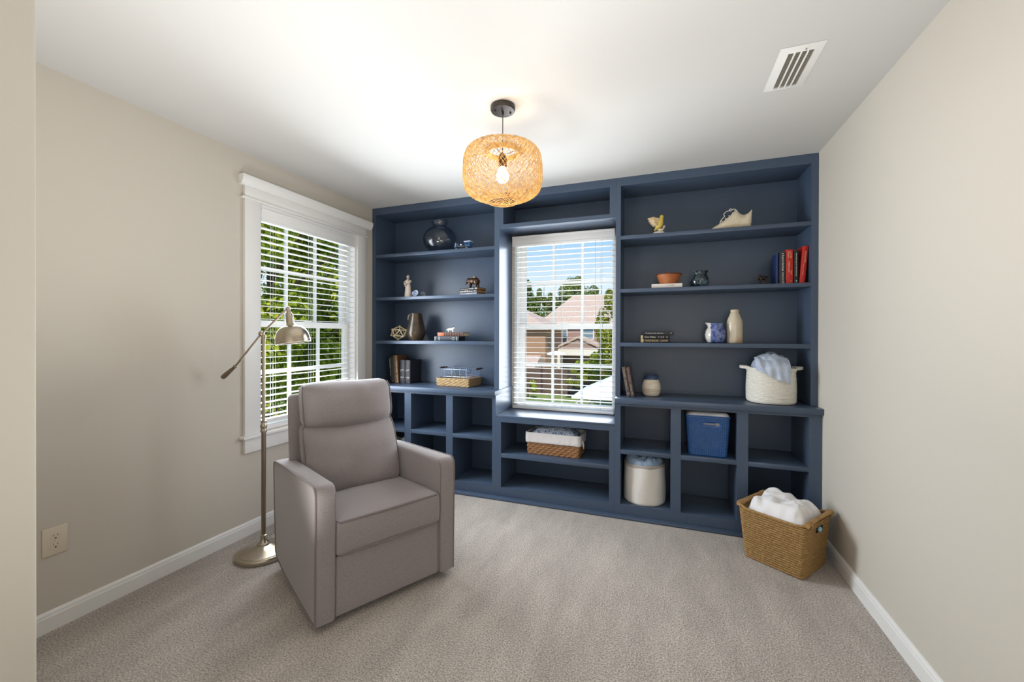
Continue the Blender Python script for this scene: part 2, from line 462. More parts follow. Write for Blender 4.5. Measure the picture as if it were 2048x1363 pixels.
# lift cords with tassels on the right of the niche blind, tilt wand on its left
c = MB(); c.tube([(-.505, YB - .064, 2.06), (-.503, YB - .066, 1.46)], .0012, 5); c.tube([(-.452, YB - .064, 2.06), (-.45, YB - .066, 1.38)], .0012, 5)
c.build('lift_cord', mat('grey_cord', 'b4b4b0', .8), rb)
for tx, tz in ((-.503, 1.43), (-.45, 1.35)):
    c = MB(); c.lathe([(0, 0), (.006, .002), (.004, .03), (0, .032)], 10, (tx, YB - .066, tz)); c.build('cord_tassel', m_blind, rb)

# ------------------------------------------------------------------ built-in shelving
YU, YF, YC = 3.085, 3.005, 2.976      # front planes: upper units, lower units, counter edge
YK = 3.384                            # back
def unit(name, label, x0, x1, z0, z1, yf, stiles, rails, shelves, dividers=(), group=None, sidez=None, railspans=None):
    r = thing(name, label, 'cabinet', (0, 0, 0), group=group)
    ff = MB()
    for a, bb, za, zb in stiles: ff.box(a, bb, yf, yf + .019, za, zb)
    for a, bb, za, zb in rails: ff.box(a, bb, yf, yf + .019, za, zb)
    ff.build('face_frame', m_navy, r)
    MB().box(x0, x0 + .018, yf + .019, YK, z0, z1).build('side_panel', m_navy, r)
    MB().box(x1 - .018, x1, yf + .019, YK, z0, z1).build('side_panel', m_navy, r)
    MB().box(x0 + .018, x1 - .018, YK - .008, YK, z0, z1).build('back_panel', m_navy, r)
    for a, bb, za, zb, ys in shelves: MB().box(a, bb, ys, YK - .008, za, zb, .0015).build('shelf', m_navy, r)
    for a, bb, za, zb in dividers: MB().box(a, bb, yf + .019, YK - .008, za, zb).build('divider', m_navy, r)
    return r
SH = [(1.987, 2.014), (1.600, 1.626), (1.206, 1.235)]
# upper left
A0, A1 = XL + .002, -1.240
unit('bookcase_unit', 'slate navy built-in upper shelf unit left of the niche window', A0, A1, .843, H - .001, YU,
     [(A0, -2.456, .844, H - .001), (-1.284, A1, .844, H - .001)], [(-2.456, -1.284, 2.377, H - .001)],
     [(-2.456, -1.284, a, b_, YU) for a, b_ in SH] + [(A0 + .018, A1 - .018, 2.377, 2.395, YU + .019)],
     [(A0 + .018, -2.456, .845, 2.377), (-1.284, A1 - .018, .845, 2.377)])
# upper right
B0, B1 = -.318, XR - .002
unit('bookcase_unit', 'slate navy built-in upper shelf unit right of the niche window', B0, B1, .843, H - .001, YU,
     [(B0, -.285, .844, H - .001), (.886, B1, .844, H - .001)], [(-.285, .886, 2.378, H - .001)],
     [(-.285, .886, a, b_, YU) for a, b_ in SH] + [(B0 + .018, B1 - .018, 2.378, 2.396, YU + .019)],
     [(B0 + .018, -.285, .845, 2.378), (.886, B1 - .018, .845, 2.378)])
# cubby over the niche
unit('bookcase_unit', 'slate navy open cubby above the niche window behind the pendant', A1 + .0005, B0 - .0005, 2.152, H - .001, YU,
     [(A1 + .0005, -1.207, 2.152, H - .001), (-.364, B0 - .0005, 2.152, H - .001)], [(-1.207, -.364, 2.379, H - .001), (-1.207, -.364, 2.152, 2.182)],
     [(A1 + .0185, B0 - .0185, 2.152, 2.182, YU + .019), (A1 + .0185, B0 - .0185, 2.379, 2.397, YU + .019)],
     [(A1 + .0185, -1.207, 2.182, 2.379), (-.364, B0 - .0185, 2.182, 2.379)])
# lower left: two rows of three cubbies
C0, C1 = XL + .016, -1.236
zt, zb, zm0, zm1 = .785, .085, .444, .475
xs = [C0, -2.430, -2.088, -2.023, -1.682, -1.620, -1.267, C1]
st = [(xs[0], xs[1], .002, .806), (xs[2], xs[3], zb, zt), (xs[4], xs[5], zb, zt), (xs[6], xs[7], .002, .806)]
def low(name, label, x0, x1, op, top, mz0, mz1, ztop):
    """op: list of opening (xa, xb)"""
    st = [(x0, op[0][0], .002, ztop)] + [(op[i][1], op[i + 1][0], zb, top) for i in range(len(op) - 1)] + [(op[-1][1], x1, .002, ztop)]
    ra = [(op[0][0], op[-1][1], top, ztop), (op[0][0], op[-1][1], .002, zb)]
    sh = [(a, b_, mz0, mz1, YF) for a, b_ in op] + [(x0 + .018, x1 - .018, zb - .018, zb, YF + .019)]
    dv = [(op[i][1], op[i + 1][0], zb, ztop) for i in range(len(op) - 1)]
    if op[0][0] - x0 > .02: dv.append((x0 + .018, op[0][0], zb, ztop))
    if x1 - op[-1][1] > .02: dv.append((op[-1][1], x1 - .018, zb, ztop))
    r = unit(name, label, x0, x1, .002, ztop, YF, st, ra, sh, dv)
    return r
low('cubby_unit', 'slate navy lower cubby unit behind the armchair, left of the niche', C0, C1, [(-2.430, -2.088), (-2.023, -1.682), (-1.620, -1.267)], zt, zm0, zm1, .8055)
rr = low('cubby_unit', 'slate navy low unit with two wide shelves under the niche window', -1.2355, -.3165, [(-1.191, -.354)], .601, .322, .354, .6385)
low('cubby_unit', 'slate navy lower cubby unit on the right holding bins', -.316, XR - .002, [(-.275, .059), (.124, .461), (.526, .856)], zt, zm0, zm1, .8055)
for nm, lab, a, bb in (('countertop', 'slate navy counter ledge under the upper left shelves', XL + .002, -1.232), ('countertop', 'slate navy counter ledge under the upper right shelves', -.3135, XR - .002)):
    tag(MB().box(a, bb, YC, YK, .806, .843, .0025).build(nm, m_navy), lab, 'counter')
m_sill = m_navy
tag(MB().box(-1.2315, -.3165, YF, YK + .001, .639, .6535, .001).build('window_seat_top', m_navy), 'slate navy sill board at the bottom of the window niche', 'sill')
tag(MB().box(XL + .016, XR - .016, 2.950, YF - .0005, .0005, .018, .004).build('plinth_strip', m_navy), 'slate navy shoe strip along the foot of the built-ins', 'trim strip')

# ------------------------------------------------------------------ ceiling register and wall outlet
v = thing('ceiling_vent', 'white slotted air register in the ceiling at right', 'vent', (.525, 2.076, H))
b = MB()
def ring(mb, x, y, xi, yi, z0, z1, z2):
    vs = [(-x, -y, z0), (x, -y, z0), (x, y, z0), (-x, y, z0), (-xi, -yi, z1), (xi, -yi, z1), (xi, yi, z1), (-xi, yi, z1), (-xi, -yi, z2), (xi, -yi, z2), (xi, yi, z2), (-xi, yi, z2)]
    fs = []
    for k in range(4):
        j = (k + 1) % 4; fs += [(k, j, 4 + j, 4 + k), (4 + k, 4 + j, 8 + j, 8 + k)]
    mb.add(vs, fs)
ring(b, .079, .156, .046, .128, -.001, -.011, -.001)
b.build('frame', m_trim, v)
MB().box(-.046, .046, -.128, .128, -.0012, -.0004).build('duct_opening', mat('vent_dark', '7d786c', .9), v)
b = MB()
for k in range(22):
    y = -.122 + k * .0116; b.box(-.046, .046, y, y + .0012, -.006, -.0014)
b.build('damper_fins', mat('vent_fin', 'a39e92', .5, .1), v)
b = MB()
for x in (-.023, 0.0, .023): b.box(x - .003, x + .003, -.128, .128, -.0125, -.007, .001)
b.build('louvre', m_trim, v)
MB().lathe([(0, -.013), (.003, -.012), (.003, -.010)], 10, (.012, -.139, 0)).build('screw', mat('screw', 'a8a59c', .4, .6), v)

o = thing('wall_outlet', 'ivory duplex outlet on the left wall near the floor', 'outlet', (XL, .994, .384))
m_iv = mat('ivory_plastic', 'd9cdb9', .4)
b = MB(); b.box(.0003, .006, -.041, .041, -.061, .061, .0025); b.build('cover_plate', m_iv, o)
for s in (.0195, -.0195):
    pts = []
    for k in range(24):
        a = 2 * PI * k / 24; pts.append((max(-.0165, min(.0165, .0185 * math.cos(a))), .0145 * math.sin(a) + s))
    rc = MB().prism(pts, 0, .006, .0078).build('receptacle', m_iv, o)
    q = MB(); q.box(.0072, .0081, -.0075, -.0058, s + .001, s + .009); q.box(.0072, .0081, .0058, .0075, s + .001, s + .008); q.box(.0072, .0081, -.0028, .0028, s - .010, s - .005)
    q.build('slot', m_dark, rc)
MB().ball((.007, 0, 0), (.002, .003, .003), 8).build('screw', m_iv, o)

# ------------------------------------------------------------------ glider armchair (front = local -Y)
m_fab = fabric_mat('taupe_grey_linen', '7f7777', '9b9393', 1700)
m_pipe = mat('taupe_piping', '756b6a', .9, sheen=.3)
def armchair():
    r = thing('armchair', 'taupe grey upholstered swivel glider armchair with piped cushions', 'armchair', (-1.569, 1.843, 0), math.radians(61.8))
    sm = lambda t: t * t * (3 - 2 * t)
    # arms: outline in (y, z)
    top = []
    def outline(ins=0.0):
        P = [(-.400 + ins, .036 + ins), (-.403 + ins, .30), (-.408 + ins, .585 - ins), (-.404 + ins, .614 - ins), (-.390 + ins * .6, .629 - ins), (-.365, .633 - ins),
             (-.10, .618 - ins), (.15, .604 - ins), (.32 - ins, .588 - ins), (.352 - ins, .572 - ins), (.356 - ins, .54), (.335 - ins, .30), (.312 - ins, .085 + ins), (.270, .058 + ins), (.10, .040 + ins), (-.15, .036 + ins)]
        return P
    for s in (-1, 1):
        b = MB(); e = .012
        layers = [(s * .264, e), (s * (.264 + e * .35), e * .35), (s * (.264 + e), 0), (s * (.352 - e), 0), (s * (.352 - e * .3), e * .3), (s * .352, e)]
        vs = []; n = len(outline())
        for x, i in layers: vs += [(x, y, z) for y, z in outline(i)]
        fs = [tuple(range(n)), tuple(range(len(layers) * n - 1, (len(layers) - 1) * n - 1, -1))]
        for l in range(len(layers) - 1):
            for k in range(n): fs.append((l * n + k, (l + 1) * n + k, (l + 1) * n + (k + 1) % n, l * n + (k + 1) % n))
        b.add(vs, fs); arm = b.build('armrest', m_fab, r, angle=60)
        pp = MB()
        o2 = outline(.003)
        pp.tube([(s * .3505, y, z) for y, z in o2], .0042, 6, closed=True)
        pp.build('piping', m_pipe, arm)
        q = MB(); q.tube([(s * .264 + s * .004, -.392, .045), (s * .268, -.397, .30), (s * .268, -.402, .58), (s * .268, -.397, .606), (s * .268, -.38, .622)], .0032, 6); q.build('seam', m_pipe, arm)
    # body below the seat
    MB().rbox((0, -.365, .170), (.530, .046, .272), .012).build('front_panel', m_fab, r)
    MB().box(-.265, .265, -.34, .30, .075, .300, .01).build('seat_base', m_fab, r)
    # seat cushion
    def crown(p):
        k = max(0, 1 - (p.x / .27) ** 2) * max(0, 1 - ((p.y + .0) / .28) ** 2)
        z = p.z + (0.020 * k if p.z > 0 else 0) - (p.y + .26) * .055 * (1 if p.z > 0 else 0)
        y = p.y - (.010 * (1 - (p.z / .08) ** 2) if p.y < -.2 else 0)
        return (p.x, y, z)
    seat = MB().rbox((0, -.135, .384), (.526, .535, .150), .016, crown, 8).build('seat_cushion', m_fab, r, angle=70)
    for zz in (.455, .313):
        q = MB(); q.tube([(-.258, -.16, zz - .008), (-.259, -.37, zz), (-.246, -.400, zz), (0, -.408, zz + (.003 if zz > .4 else 0)), (.246, -.400, zz), (.259, -.37, zz), (.258, -.16, zz - .008)], .0052, 7); q.build('piping', m_pipe, seat)
    # reclined back shell
    def lean(p):
        z = p.z + .50
        return (p.x * (1 - .03 * z), p.y + .20 + (z - .45) * .135, p.z)
    MB().rbox((0, .035, .50), (.605, .075, .900), .03, lean, 8).build('back_panel', m_fab, r, angle=70)
    # pillows: bulging, wrinkled at the seam between them
    def pillow(w, h, t, z0, y0, slope, bulge, seed, pinch_top, pinch_bot, sag=0):
        def fn(p):
            u = p.x / (w / 2); v = p.z / (h / 2)
            k = max(0, 1 - abs(u) ** 3) * max(0, 1 - abs(v) ** 2.6)
            y = p.y
            edge = 1 - .55 * (abs(v) ** 5 * ((pinch_top if v > 0 else pinch_bot))) - .25 * abs(u) ** 6
            y = y * edge
            if p.y < 0: y -= bulge * k
            # soft creases running from the seam
            cr = noise.noise(Vector((p.x * 19 + seed, p.z * 4, seed)))
            if p.y < 0: y += .016 * cr * abs(v) ** 2 * (1 - .6 * abs(v) ** 6) + .012 * noise.noise(Vector((p.x * 6, p.z * 8, seed * 2)))
            zz = p.z + .010 * noise.noise(Vector((p.x * 4, 0, seed))) * abs(v) - .012 * (u * u) * v * 0.6
            zz -= sag * (1 - u * u) * (1 - v) / 2 if sag > 0 else 0
            zz += -sag * .0 
            x = p.x * (1 - .025 * abs(v) ** 4)
            y += slope * (p.z)
            return (x, y, zz)
        return MB().rbox((0, y0, z0), (w, t, h), .034, fn, 18)
    lo = pillow(.520, .385, .150, .612, .135, .34, .052, 3.1, 1.0, .5).build('back_cushion', m_fab, r, angle=80)
    hi = pillow(.505, .245, .150, .893, .205, .20, .044, 7.7, .7, 1.0, .016).build('head_cushion', m_fab, r, angle=80)
    for par, w, z0, h, y0, sl in ((lo, .520, .612, .385, .135, .34), (hi, .505, .893, .245, .205, .20)):
        q = MB()
        for s in (-1, 1):
            pts = []
            for k in range(13):
                v = (-1 + 2 * k / 12) * .9; z = v * h / 2 * .97
                pts.append((s * (w / 2 * (1 - .025 * abs(v) ** 4) - .008 * abs(v) ** 4 + .001), y0 - .052 + .028 * abs(v) ** 5 + sl * z + .03 * .25, z0 + z))
            q2 = MB(); q2.tube(pts, .0042, 6); q2.build('piping', m_pipe, par)
    # swivel base
    mb_ = mat('black_steel', '17181a', .45, .6)
    b = MB(); b.lathe([(0, .001), (.235, .001), (.24, .006), (.24, .020), (.232, .026), (0, .026)], 40); b.box(-.20, .20, -.16, .16, .026, .076, .004); b.build('swivel_base', mb_, r)
    return r
armchair()

# ------------------------------------------------------------------ floor lamp
m_nick = mat('brushed_nickel', 'b5aa98', .28, 1.0, bump=(400, .03, .0005))
m_nick_d = mat('aged_nickel', '8f8270', .32, 1.0)
lx, ly = -2.193, 1.754
lp = thing('floor_lamp', 'brushed nickel adjustable floor lamp beside the armchair', 'floor lamp', (lx, ly, 0))
MB().lathe([(0, 0.0005), (.143, 0.0005), (.147, .004), (.147, .020), (.142, .026), (.130, .028), (.128, .031), (.110, .036), (.075, .044), (.048, .052), (.036, .058), (.034, .066), (.028, .070), (0, .070)], 56).build('base', m_nick, lp, angle=25)
MB().lathe([(.028, .069), (.022, .075), (.0165, .090), (.015, .105), (.0185, .108), (.0185, .113), (.0125, .116), (.0125, .118)], 32).build('base_collar', m_nick, lp)
MB().lathe([(0, .10), (.0122, .10), (.0122, .725), (0, .725)], 24).build('lower_pole', m_nick_d, lp)
MB().lathe([(0, .712), (.0145, .712), (.017, .718), (.017, .730), (.0145, .735), (.018, .745), (.018, .757), (.015, .764), (.0135, .772), (.0165, .776), (.0165, .782), (.009, .785), (0, .785)], 28).build('pole_clutch', m_nick, lp)
MB().lathe([(0, .76), (.0088, .76), (.0088, 1.275), (0, 1.275)], 20).build('upper_pole', m_nick, lp)
J = Vector((-.012, -.004, 1.292))
AW = Vector((-.228, -.083, 1.033)); AG = Vector((-.155, -.057, 1.101)); AH = Vector((.133, .050, 1.443))
b = MB(); b.ball(J, .017, 16); b.lathe([(0, 1.262), (.0125, 1.262), (.0125, 1.285), (0, 1.285)], 18); b.build('pivot_joint', m_nick, lp)
b = MB(); b.tube([AG, J + (AG - J).normalized() * .012], .0058, 10); b.tube([J + (AH - J).normalized() * .012, AH], .0058, 10); b.build('arm', m_nick_d, lp)
d = (AW - AG).normalized()
b = MB(); pts = [AG - d * .004, AG, AG + d * .006, AG + d * .010, AG + (AW - AG) * .35, AG + (AW - AG) * .8, AG + (AW - AG) * .97, AW + d * .004]
b.tube(pts, [.007, .0105, .0105, .008, .0112, .0142, .0135, .006], 16); b.build('counterweight', m_nick_d, lp, angle=50)
# head: yoke, socket cap, bowl shade tilted outward
ax = Vector((.142, .052, -.985)).normalized()          # shade axis, pointing down and out
T = Matrix.Translation(AH) @ Vector((0, 0, -1)).rotation_difference(ax).to_matrix().to_4x4()
b = MB(); b.ball((0, 0, -.002), .013, 14, T); b.tube([(0, 0, -.004), (0, 0, -.030)], [.009, .012], 12, T=T); b.build('swivel_knuckle', m_nick, lp)
b = MB(); b.lathe([(0, -.026), (.014, -.026), (.019, -.034), (.021, -.045), (.0225, -.085), (.0225, -.094), (.026, -.098), (.026, -.104), (.02, -.106), (0, -.106)], 28, T=T); b.build('socket_cap', m_nick, lp)
prof = []
for k in range(15):
    a = PI / 2 * k / 14; prof.append((.022 + .070 * math.sin(a) ** 0.9, -.104 - .086 * (1 - math.cos(a))))
prof += [(.0935, -.192), (.0935, -.207), (.0905, -.207), (.0905, -.193)]
inn = [(max(.001, r - .003), z - .003) for r, z in reversed(prof[:15])]
b = MB(); b.lathe(prof, 48, T=T); sh = b.build('lamp_shade', m_nick, lp, angle=30)
b = MB(); b.lathe(inn, 48, T=T); b.build('shade_lining', mat('white_enamel', 'eceae6', .4), sh)
b = MB(); b.lathe([(0, -.108), (.013, -.110), (.014, -.135), (.028, -.160), (.030, -.175), (.022, -.193), (0, -.199)], 20, T=T); b.build('bulb', mat('frosted_bulb', 'f3f1ec', .3), lp)
# plug cord lying behind the base
b = MB(); b.tube([(-.10, .105, .006), (-.16, .16, .005), (-.22, .30, .005), (-.265, .45, .005), (-.275, .62, .005), (-.275, .8, .006)], .003, 6); b.build('power_cord', mat('clear_cord', 'b9ae9c', .4), lp)

# ------------------------------------------------------------------ pendant
px, py = -.757, 1.925
pd = thing('pendant_lamp', 'woven rattan drum pendant lamp hanging from a bronze canopy', 'pendant lamp', (px, py, 0))
m_bronze = mat('bronze_canopy', '4a4441', .35, .7)
b = MB(); b.lathe([(0, H - .0005), (.061, H - .0005), (.062, H - .004), (.062, H - .020), (.058, H - .026), (.020, H - .028), (0, H - .028)], 44); cn = b.build('canopy', m_bronze, pd, angle=25)
for a in (.6, 3.74):
    b = MB(); b.lathe([(0, H - .034), (.004, H - .034), (.005, H - .028), (0, H - .027)], 12, (.040 * math.cos(a), .040 * math.sin(a), 0)); b.build('canopy_screw', m_bronze, cn)
b = MB(); b.lathe([(0, H - .046), (.005, H - .046), (.007, H - .028), (0, H - .027)], 14); b.build('cord_grip', m_bronze, cn)
b = MB(); b.tube([(0, 0, H - .04), (0, 0, 2.20)], .0026, 8); b.build('cord', mat('grey_fabric_cord', '5d5751', .8), pd)
b = MB(); b.lathe([(0, 2.205), (.008, 2.205), (.016, 2.196), (.0205, 2.186), (.0205, 2.140), (.017, 2.134), (0, 2.134)], 24); b.build('socket', mat('brown_socket', '5a3a1e', .5, .3), pd)
b = MB(); b.lathe([(0, 2.140), (.013, 2.140), (.014, 2.128), (.022, 2.118), (.0300, 2.102), (.0325, 2.088), (.030, 2.072), (.020, 2.060), (0, 2.056)], 28); b.build('bulb', mat('glowing_bulb', 'fff3dc', .3, emit=('ffe6bd', 7.0)), pd)
light('pendant_glow', 'POINT', (px, py, 2.088), 13.5, (1.0, .75, .45), size=.036)

def rattan():
    m = bpy.data.materials.new('rattan_strip'); m.use_nodes = True; n = m.node_tree; n.nodes.clear(); L = n.links.new
    df = n.nodes.new('ShaderNodeBsdfDiffuse'); tl = n.nodes.new('ShaderNodeBsdfTranslucent'); mx = n.nodes.new('ShaderNodeMixShader'); mx.inputs[0].default_value = .5
    tcn = n.nodes.new('ShaderNodeTexCoord'); t = n.nodes.new('ShaderNodeTexNoise'); t.inputs['Scale'].default_value = 60
    r = n.nodes.new('ShaderNodeValToRGB'); r.color_ramp.elements[0].color = lin('dcb872'); r.color_ramp.elements[1].color = lin('f8e6b8')
    r.color_ramp.elements[0].position = .35; r.color_ramp.elements[1].position = .65
    L(tcn.outputs['Object'], t.inputs['Vector']); L(t.outputs['Fac'], r.inputs[0]); L(r.outputs[0], df.inputs[0]); L(r.outputs[0], tl.inputs[0])
    o = n.nodes.new('ShaderNodeOutputMaterial'); L(df.outputs[0], mx.inputs[1]); L(tl.outputs[0], mx.inputs[2]); L(mx.outputs[0], o.inputs[0]); return m
m_rat = rattan()
# profile: from the top ring out over the shoulder, down, in to the bottom ring
RT, RB, R, ZT, ZB_ = .080, .072, .200, 2.226, 1.985
def prof_pt(s, k=1.0):
    P = [(RT, ZT - .004), (.125, ZT + .004), (.168, ZT - .006), (.192, ZT - .036), (R, ZT - .085), (R + .001, 2.095), (.199, 2.050), (.190, 2.020), (.168, 1.998), (.125, 1.978), (RB, 1.958)]
    x = s * (len(P) - 1); i = min(int(x), len(P) - 2); f = x - i
    def cr(a, b, c, d, t): return .5 * ((2 * b) + (-a + c) * t + (2 * a - 5 * b + 4 * c - d) * t * t + (-a + 3 * b - 3 * c + d) * t ** 3)
    g = lambda j: P[max(0, min(len(P) - 1, j))]
    r = cr(g(i - 1)[0], g(i)[0], g(i + 1)[0], g(i + 2)[0], f); z = cr(g(i - 1)[1], g(i)[1], g(i + 1)[1], g(i + 2)[1], f)
    return r * k, z + (1 - k) * (2.095 - z) * .35
rng = random.Random(4)
def weave(name, n, k, rad, tw0, seed):
    rg = random.Random(seed); b = MB()
    for d in (1, -1):
        for i in range(n):
            a0 = 2 * PI * (i + rg.uniform(-.25, .25)) / n; tw = d * tw0 * rg.uniform(.9, 1.1); kk = k + rg.uniform(-.010, .002)
            pts = []
            for q in range(27):
                s = q / 26; r, z = prof_pt(s, kk); a = a0 + tw * (s - .5)
                pts.append((r * math.cos(a), r * math.sin(a), z))
            b.tube(pts, rad, 4)
    return b.build(name, m_rat, pd, angle=80)
tag(weave('outer_weave', 46, 1.0, .0011, 1.25, 1), kind='stuff')
tag(weave('inner_weave', 60, .965, .0011, 2.1, 2), kind='stuff')
b = MB()
for q in range(5): b.tube([(RT * math.cos(a / 40 * 2 * PI), RT * math.sin(a / 40 * 2 * PI), ZT - .004 - q * .0055) for a in range(40)], .0028, 6, closed=True)
b.build('top_ring', m_rat, pd)
b = MB()
for q in range(3): b.tube([((RB + .002 - .002 * q) * math.cos(a / 40 * 2 * PI), (RB + .002 - .002 * q) * math.sin(a / 40 * 2 * PI), 1.957 + q * .004) for a in range(40)], .0024, 6, closed=True)
b.build('bottom_ring', m_rat, pd)
b = MB()
for a in (0.3, 2.4, 4.5): b.tube([(.018 * math.cos(a), .018 * math.sin(a), 2.200), (RT * math.cos(a), RT * math.sin(a), ZT - .006)], .0013, 6)
b.build('shade_spider', m_bronze, pd)

# ------------------------------------------------------------------ books
m_pages = mat('cream_pages', 'd8c6a4', .9, bump=(300, .2, .001))
m_pages_d = mat('tan_pages', 'b07f4a', .9, bump=(300, .3, .001))
m_black = mat('black_cloth', '1b1b1e', .55)
m_charc = mat('charcoal_cover', '2c2b2e', .5)
m_white_ink = mat('white_ink', 'e6e3da', .6)
m_gold_ink = mat('pale_gold_ink', 'cdb98c', .5)
m_red = mat('red_cloth', 'b5221c', .5, bump=(300, .1, .001))
m_blue_b = mat('blue_cloth', '152a58', .5)
def upright(name, label, x, w, y, d, z, h, cover, texts=(), lean=0, pages=m_pages, group=None, cat='book', top_m=None):
    """standing book, spine toward -Y; x is the middle of the foot, lean tilts the head toward +X"""
    r = thing(name, label, cat, (x, y, z), 0, group)
    r.rotation_euler = (0, lean, 0)
    lift = abs(math.sin(lean)) * w / 2 + .0004
    b = MB(); t = .0025
    b.prism([(-w / 2, 0), (-w / 2, d), (-w / 2 + t, d), (-w / 2 + t, t * 1.2), (w / 2 - t, t * 1.2), (w / 2 - t, d), (w / 2, d), (w / 2, 0), (w * .3, -.0025), (0, -.0034), (-w * .3, -.0025)], 2, lift, lift + h)
    b.build('cover', cover, r, angle=50)
    MB().box(-w / 2 + t, w / 2 - t, .004, d - .004, lift + .003, lift + h - .004).build('pages', pages, r)
    for tx, size, zz, length, off, ink in texts:
        lettering(tx, size, ink, r, frame_T((off, -.0036, lift + h * zz), (0, 0, -1), (1, 0, 0)), length)
    return r
def flat(name, label, x, y, w, d, z, t, cover, texts=(), rz=0, pages=m_pages, band=None):
    """book lying down, spine toward -Y"""
    r = thing(name, label, 'book', (x, y, z), rz)
    c = .0025; b = MB()
    b.prism([(0, .0002), (d, .0002), (d, c), (c * 1.2, c), (c * 1.2, t - c), (d, t - c), (d, t - .0002), (0, t - .0002), (-.003, t * .75), (-.004, t * .5), (-.003, t * .25)], 0, -w / 2, w / 2)
    b.build('cover', cover, r, angle=50)
    MB().box(-w / 2 + .004, w / 2 - .004, .004, d - .004, c, t - c).build('pages', pages, r)
    if band: MB().box(-w / 2 + .001, -w / 2 + band, -.0046, .001, .001, t - .001, .0004).build('spine_block', m_gold_ink, r)
    for tx, size, xx, length, zz, ink in texts:
        lettering(tx, size, ink, r, frame_T((xx, -.0043, t * zz), (1, 0, 0), (0, 0, 1)), length)
    return r
Z1, Z2, Z3, ZC = 2.0145, 1.6265, 1.2355, .8435
# upper right shelf books
upright('book', 'thin dark blue book leftmost of the row beside the red books', .7175, .014, 3.15, .10, Z2, .205, m_blue_b)
upright('book', 'black book with white spine title, left of the first red book', .741, .031, 3.13, .17, Z2, .209, m_charc, [('A Road in the Road', .012, .97, .118, .002, m_white_ink), ('Patrick Orr', .009, .36, .055, .002, m_white_ink), ('O', .014, .09, .014, .002, m_white_ink)])
upright('book', 'red book standing upright between two black books', .780, .040, 3.13, .17, Z2, .222, m_red, [('Linda', .010, .95, .045, .008, m_gold_ink), ('Mason', .010, .95, .042, -.006, m_gold_ink), ('STREETLIGHT', .010, .66, .075, -.004, m_gold_ink), ('ONE', .007, .40, .03, .010, m_gold_ink), ('*', .012, .10, .01, .004, m_gold_ink)])
upright('book', 'slim black book between the upright and the leaning red book', .8175, .025, 3.13, .17, Z2, .215, m_black, [('Remembering the Harvest Road', .006, .92, .15, 0, m_white_ink), ('H', .010, .10, .012, 0, m_white_ink)])
upright('book', 'red book leaning against the right side of the shelf', .8495, .031, 3.128, .17, Z2, .238, m_red, [('BRIGHTEN', .009, .86, .075, .003, m_gold_ink), ('Summer Field', .006, .52, .07, -.002, m_gold_ink)], lean=.076)
# leaning pair on the right counter
upright('book', 'dark worn paperback nearest the niche, leaning on the shelf side', -.2225, .026, 3.062, .12, ZC, .216, mat('worn_brown_cover', '4b4145', .6, vary=(40, '6a5a58', .4, .7)), [('The Shade', .010, .93, .06, 0, m_gold_ink), ('Matthew Lane', .008, .58, .07, 0, m_gold_ink), ('C', .014, .14, .012, 0, m_white_ink)], lean=-.170)
upright('book', 'dark worn paperback leaning against the other, beside the cream jar', -.1935, .025, 3.062, .12, ZC, .214, mat('worn_grey_cover', '433e42', .6, vary=(40, '5e5553', .4, .7)), [('THE SPARK', .013, .96, .095, 0, mat('rust_ink', 'a8706a', .6)), ('George Hill', .009, .42, .07, 0, m_gold_ink)], lean=-.170)
# three stacked books on the right unit
flat('book', 'black book with large gold capitals, bottom of the three stacked', -.045, 3.13, .200, .14, Z3, .027, m_black, [('KRAKEN BOUND', .018, -.072, .095, .5, m_gold_ink), ('COUNTRY', .016, .030, .058, .5, m_gold_ink)], band=.020)
flat('book', 'black book with white title and number, middle of the three stacked', -.045, 3.13, .200, .14, Z3 + .0272, .026, m_black, [('Drew Wilkins', .012, -.072, .075, .5, m_white_ink), ('1 1 2 5', .012, .018, .042, .5, m_white_ink), ('O', .010, .074, .010, .5, m_white_ink)], band=.016)
flat('book', 'plain black book with fine white title, top of the three stacked', -.020, 3.132, .205, .14, Z3 + .0534, .025, m_charc, [('The Harvest Time  Robertson', .007, -.095, .125, .6, m_white_ink), ('+', .010, .076, .010, .6, m_white_ink)])
# white book under the terracotta bowl
flat('book', 'white book lying under the terracotta bowl', .0315, 3.118, .205, .15, Z2, .030, mat('white_cover', 'e4ddd6', .5), [('A SHADE', .010, .0, .05, .55, mat('grey_ink', '8d8580', .6))], rz=-.02)
# stack under the elephant
g_ = .24
flat('book', 'grey book at the bottom of the stack under the elephant', -1.540, 3.128, .185, .115, Z2, .018, mat('silver_grey_cover', '8a8f9c', .5), [('RIVER HILL', .012, -.02, .06, .5, m_white_ink)], rz=-g_, pages=m_pages_d)
flat('book', 'dark book with bold white title in the middle under the elephant', -1.540, 3.128, .192, .115, Z2 + .0182, .024, m_charc, [('GOOD & BETTER', .014, -.090, .095, .5, m_white_ink), ('Arrow', .012, .010, .04, .5, m_white_ink), ('o', .012, .066, .014, .5, m_white_ink)], rz=-g_, pages=m_pages_d)
flat('book', 'dark book with small title directly under the bronze elephant', -1.535, 3.130, .190, .115, Z2 + .0424, .018, m_charc, [('I.D. Bowerman', .008, -.080, .07, .5, m_white_ink), ('A Rambler', .008, .0, .05, .5, m_white_ink), ('88', .010, .072, .016, .5, m_white_ink)], rz=-g_, pages=m_pages_d)
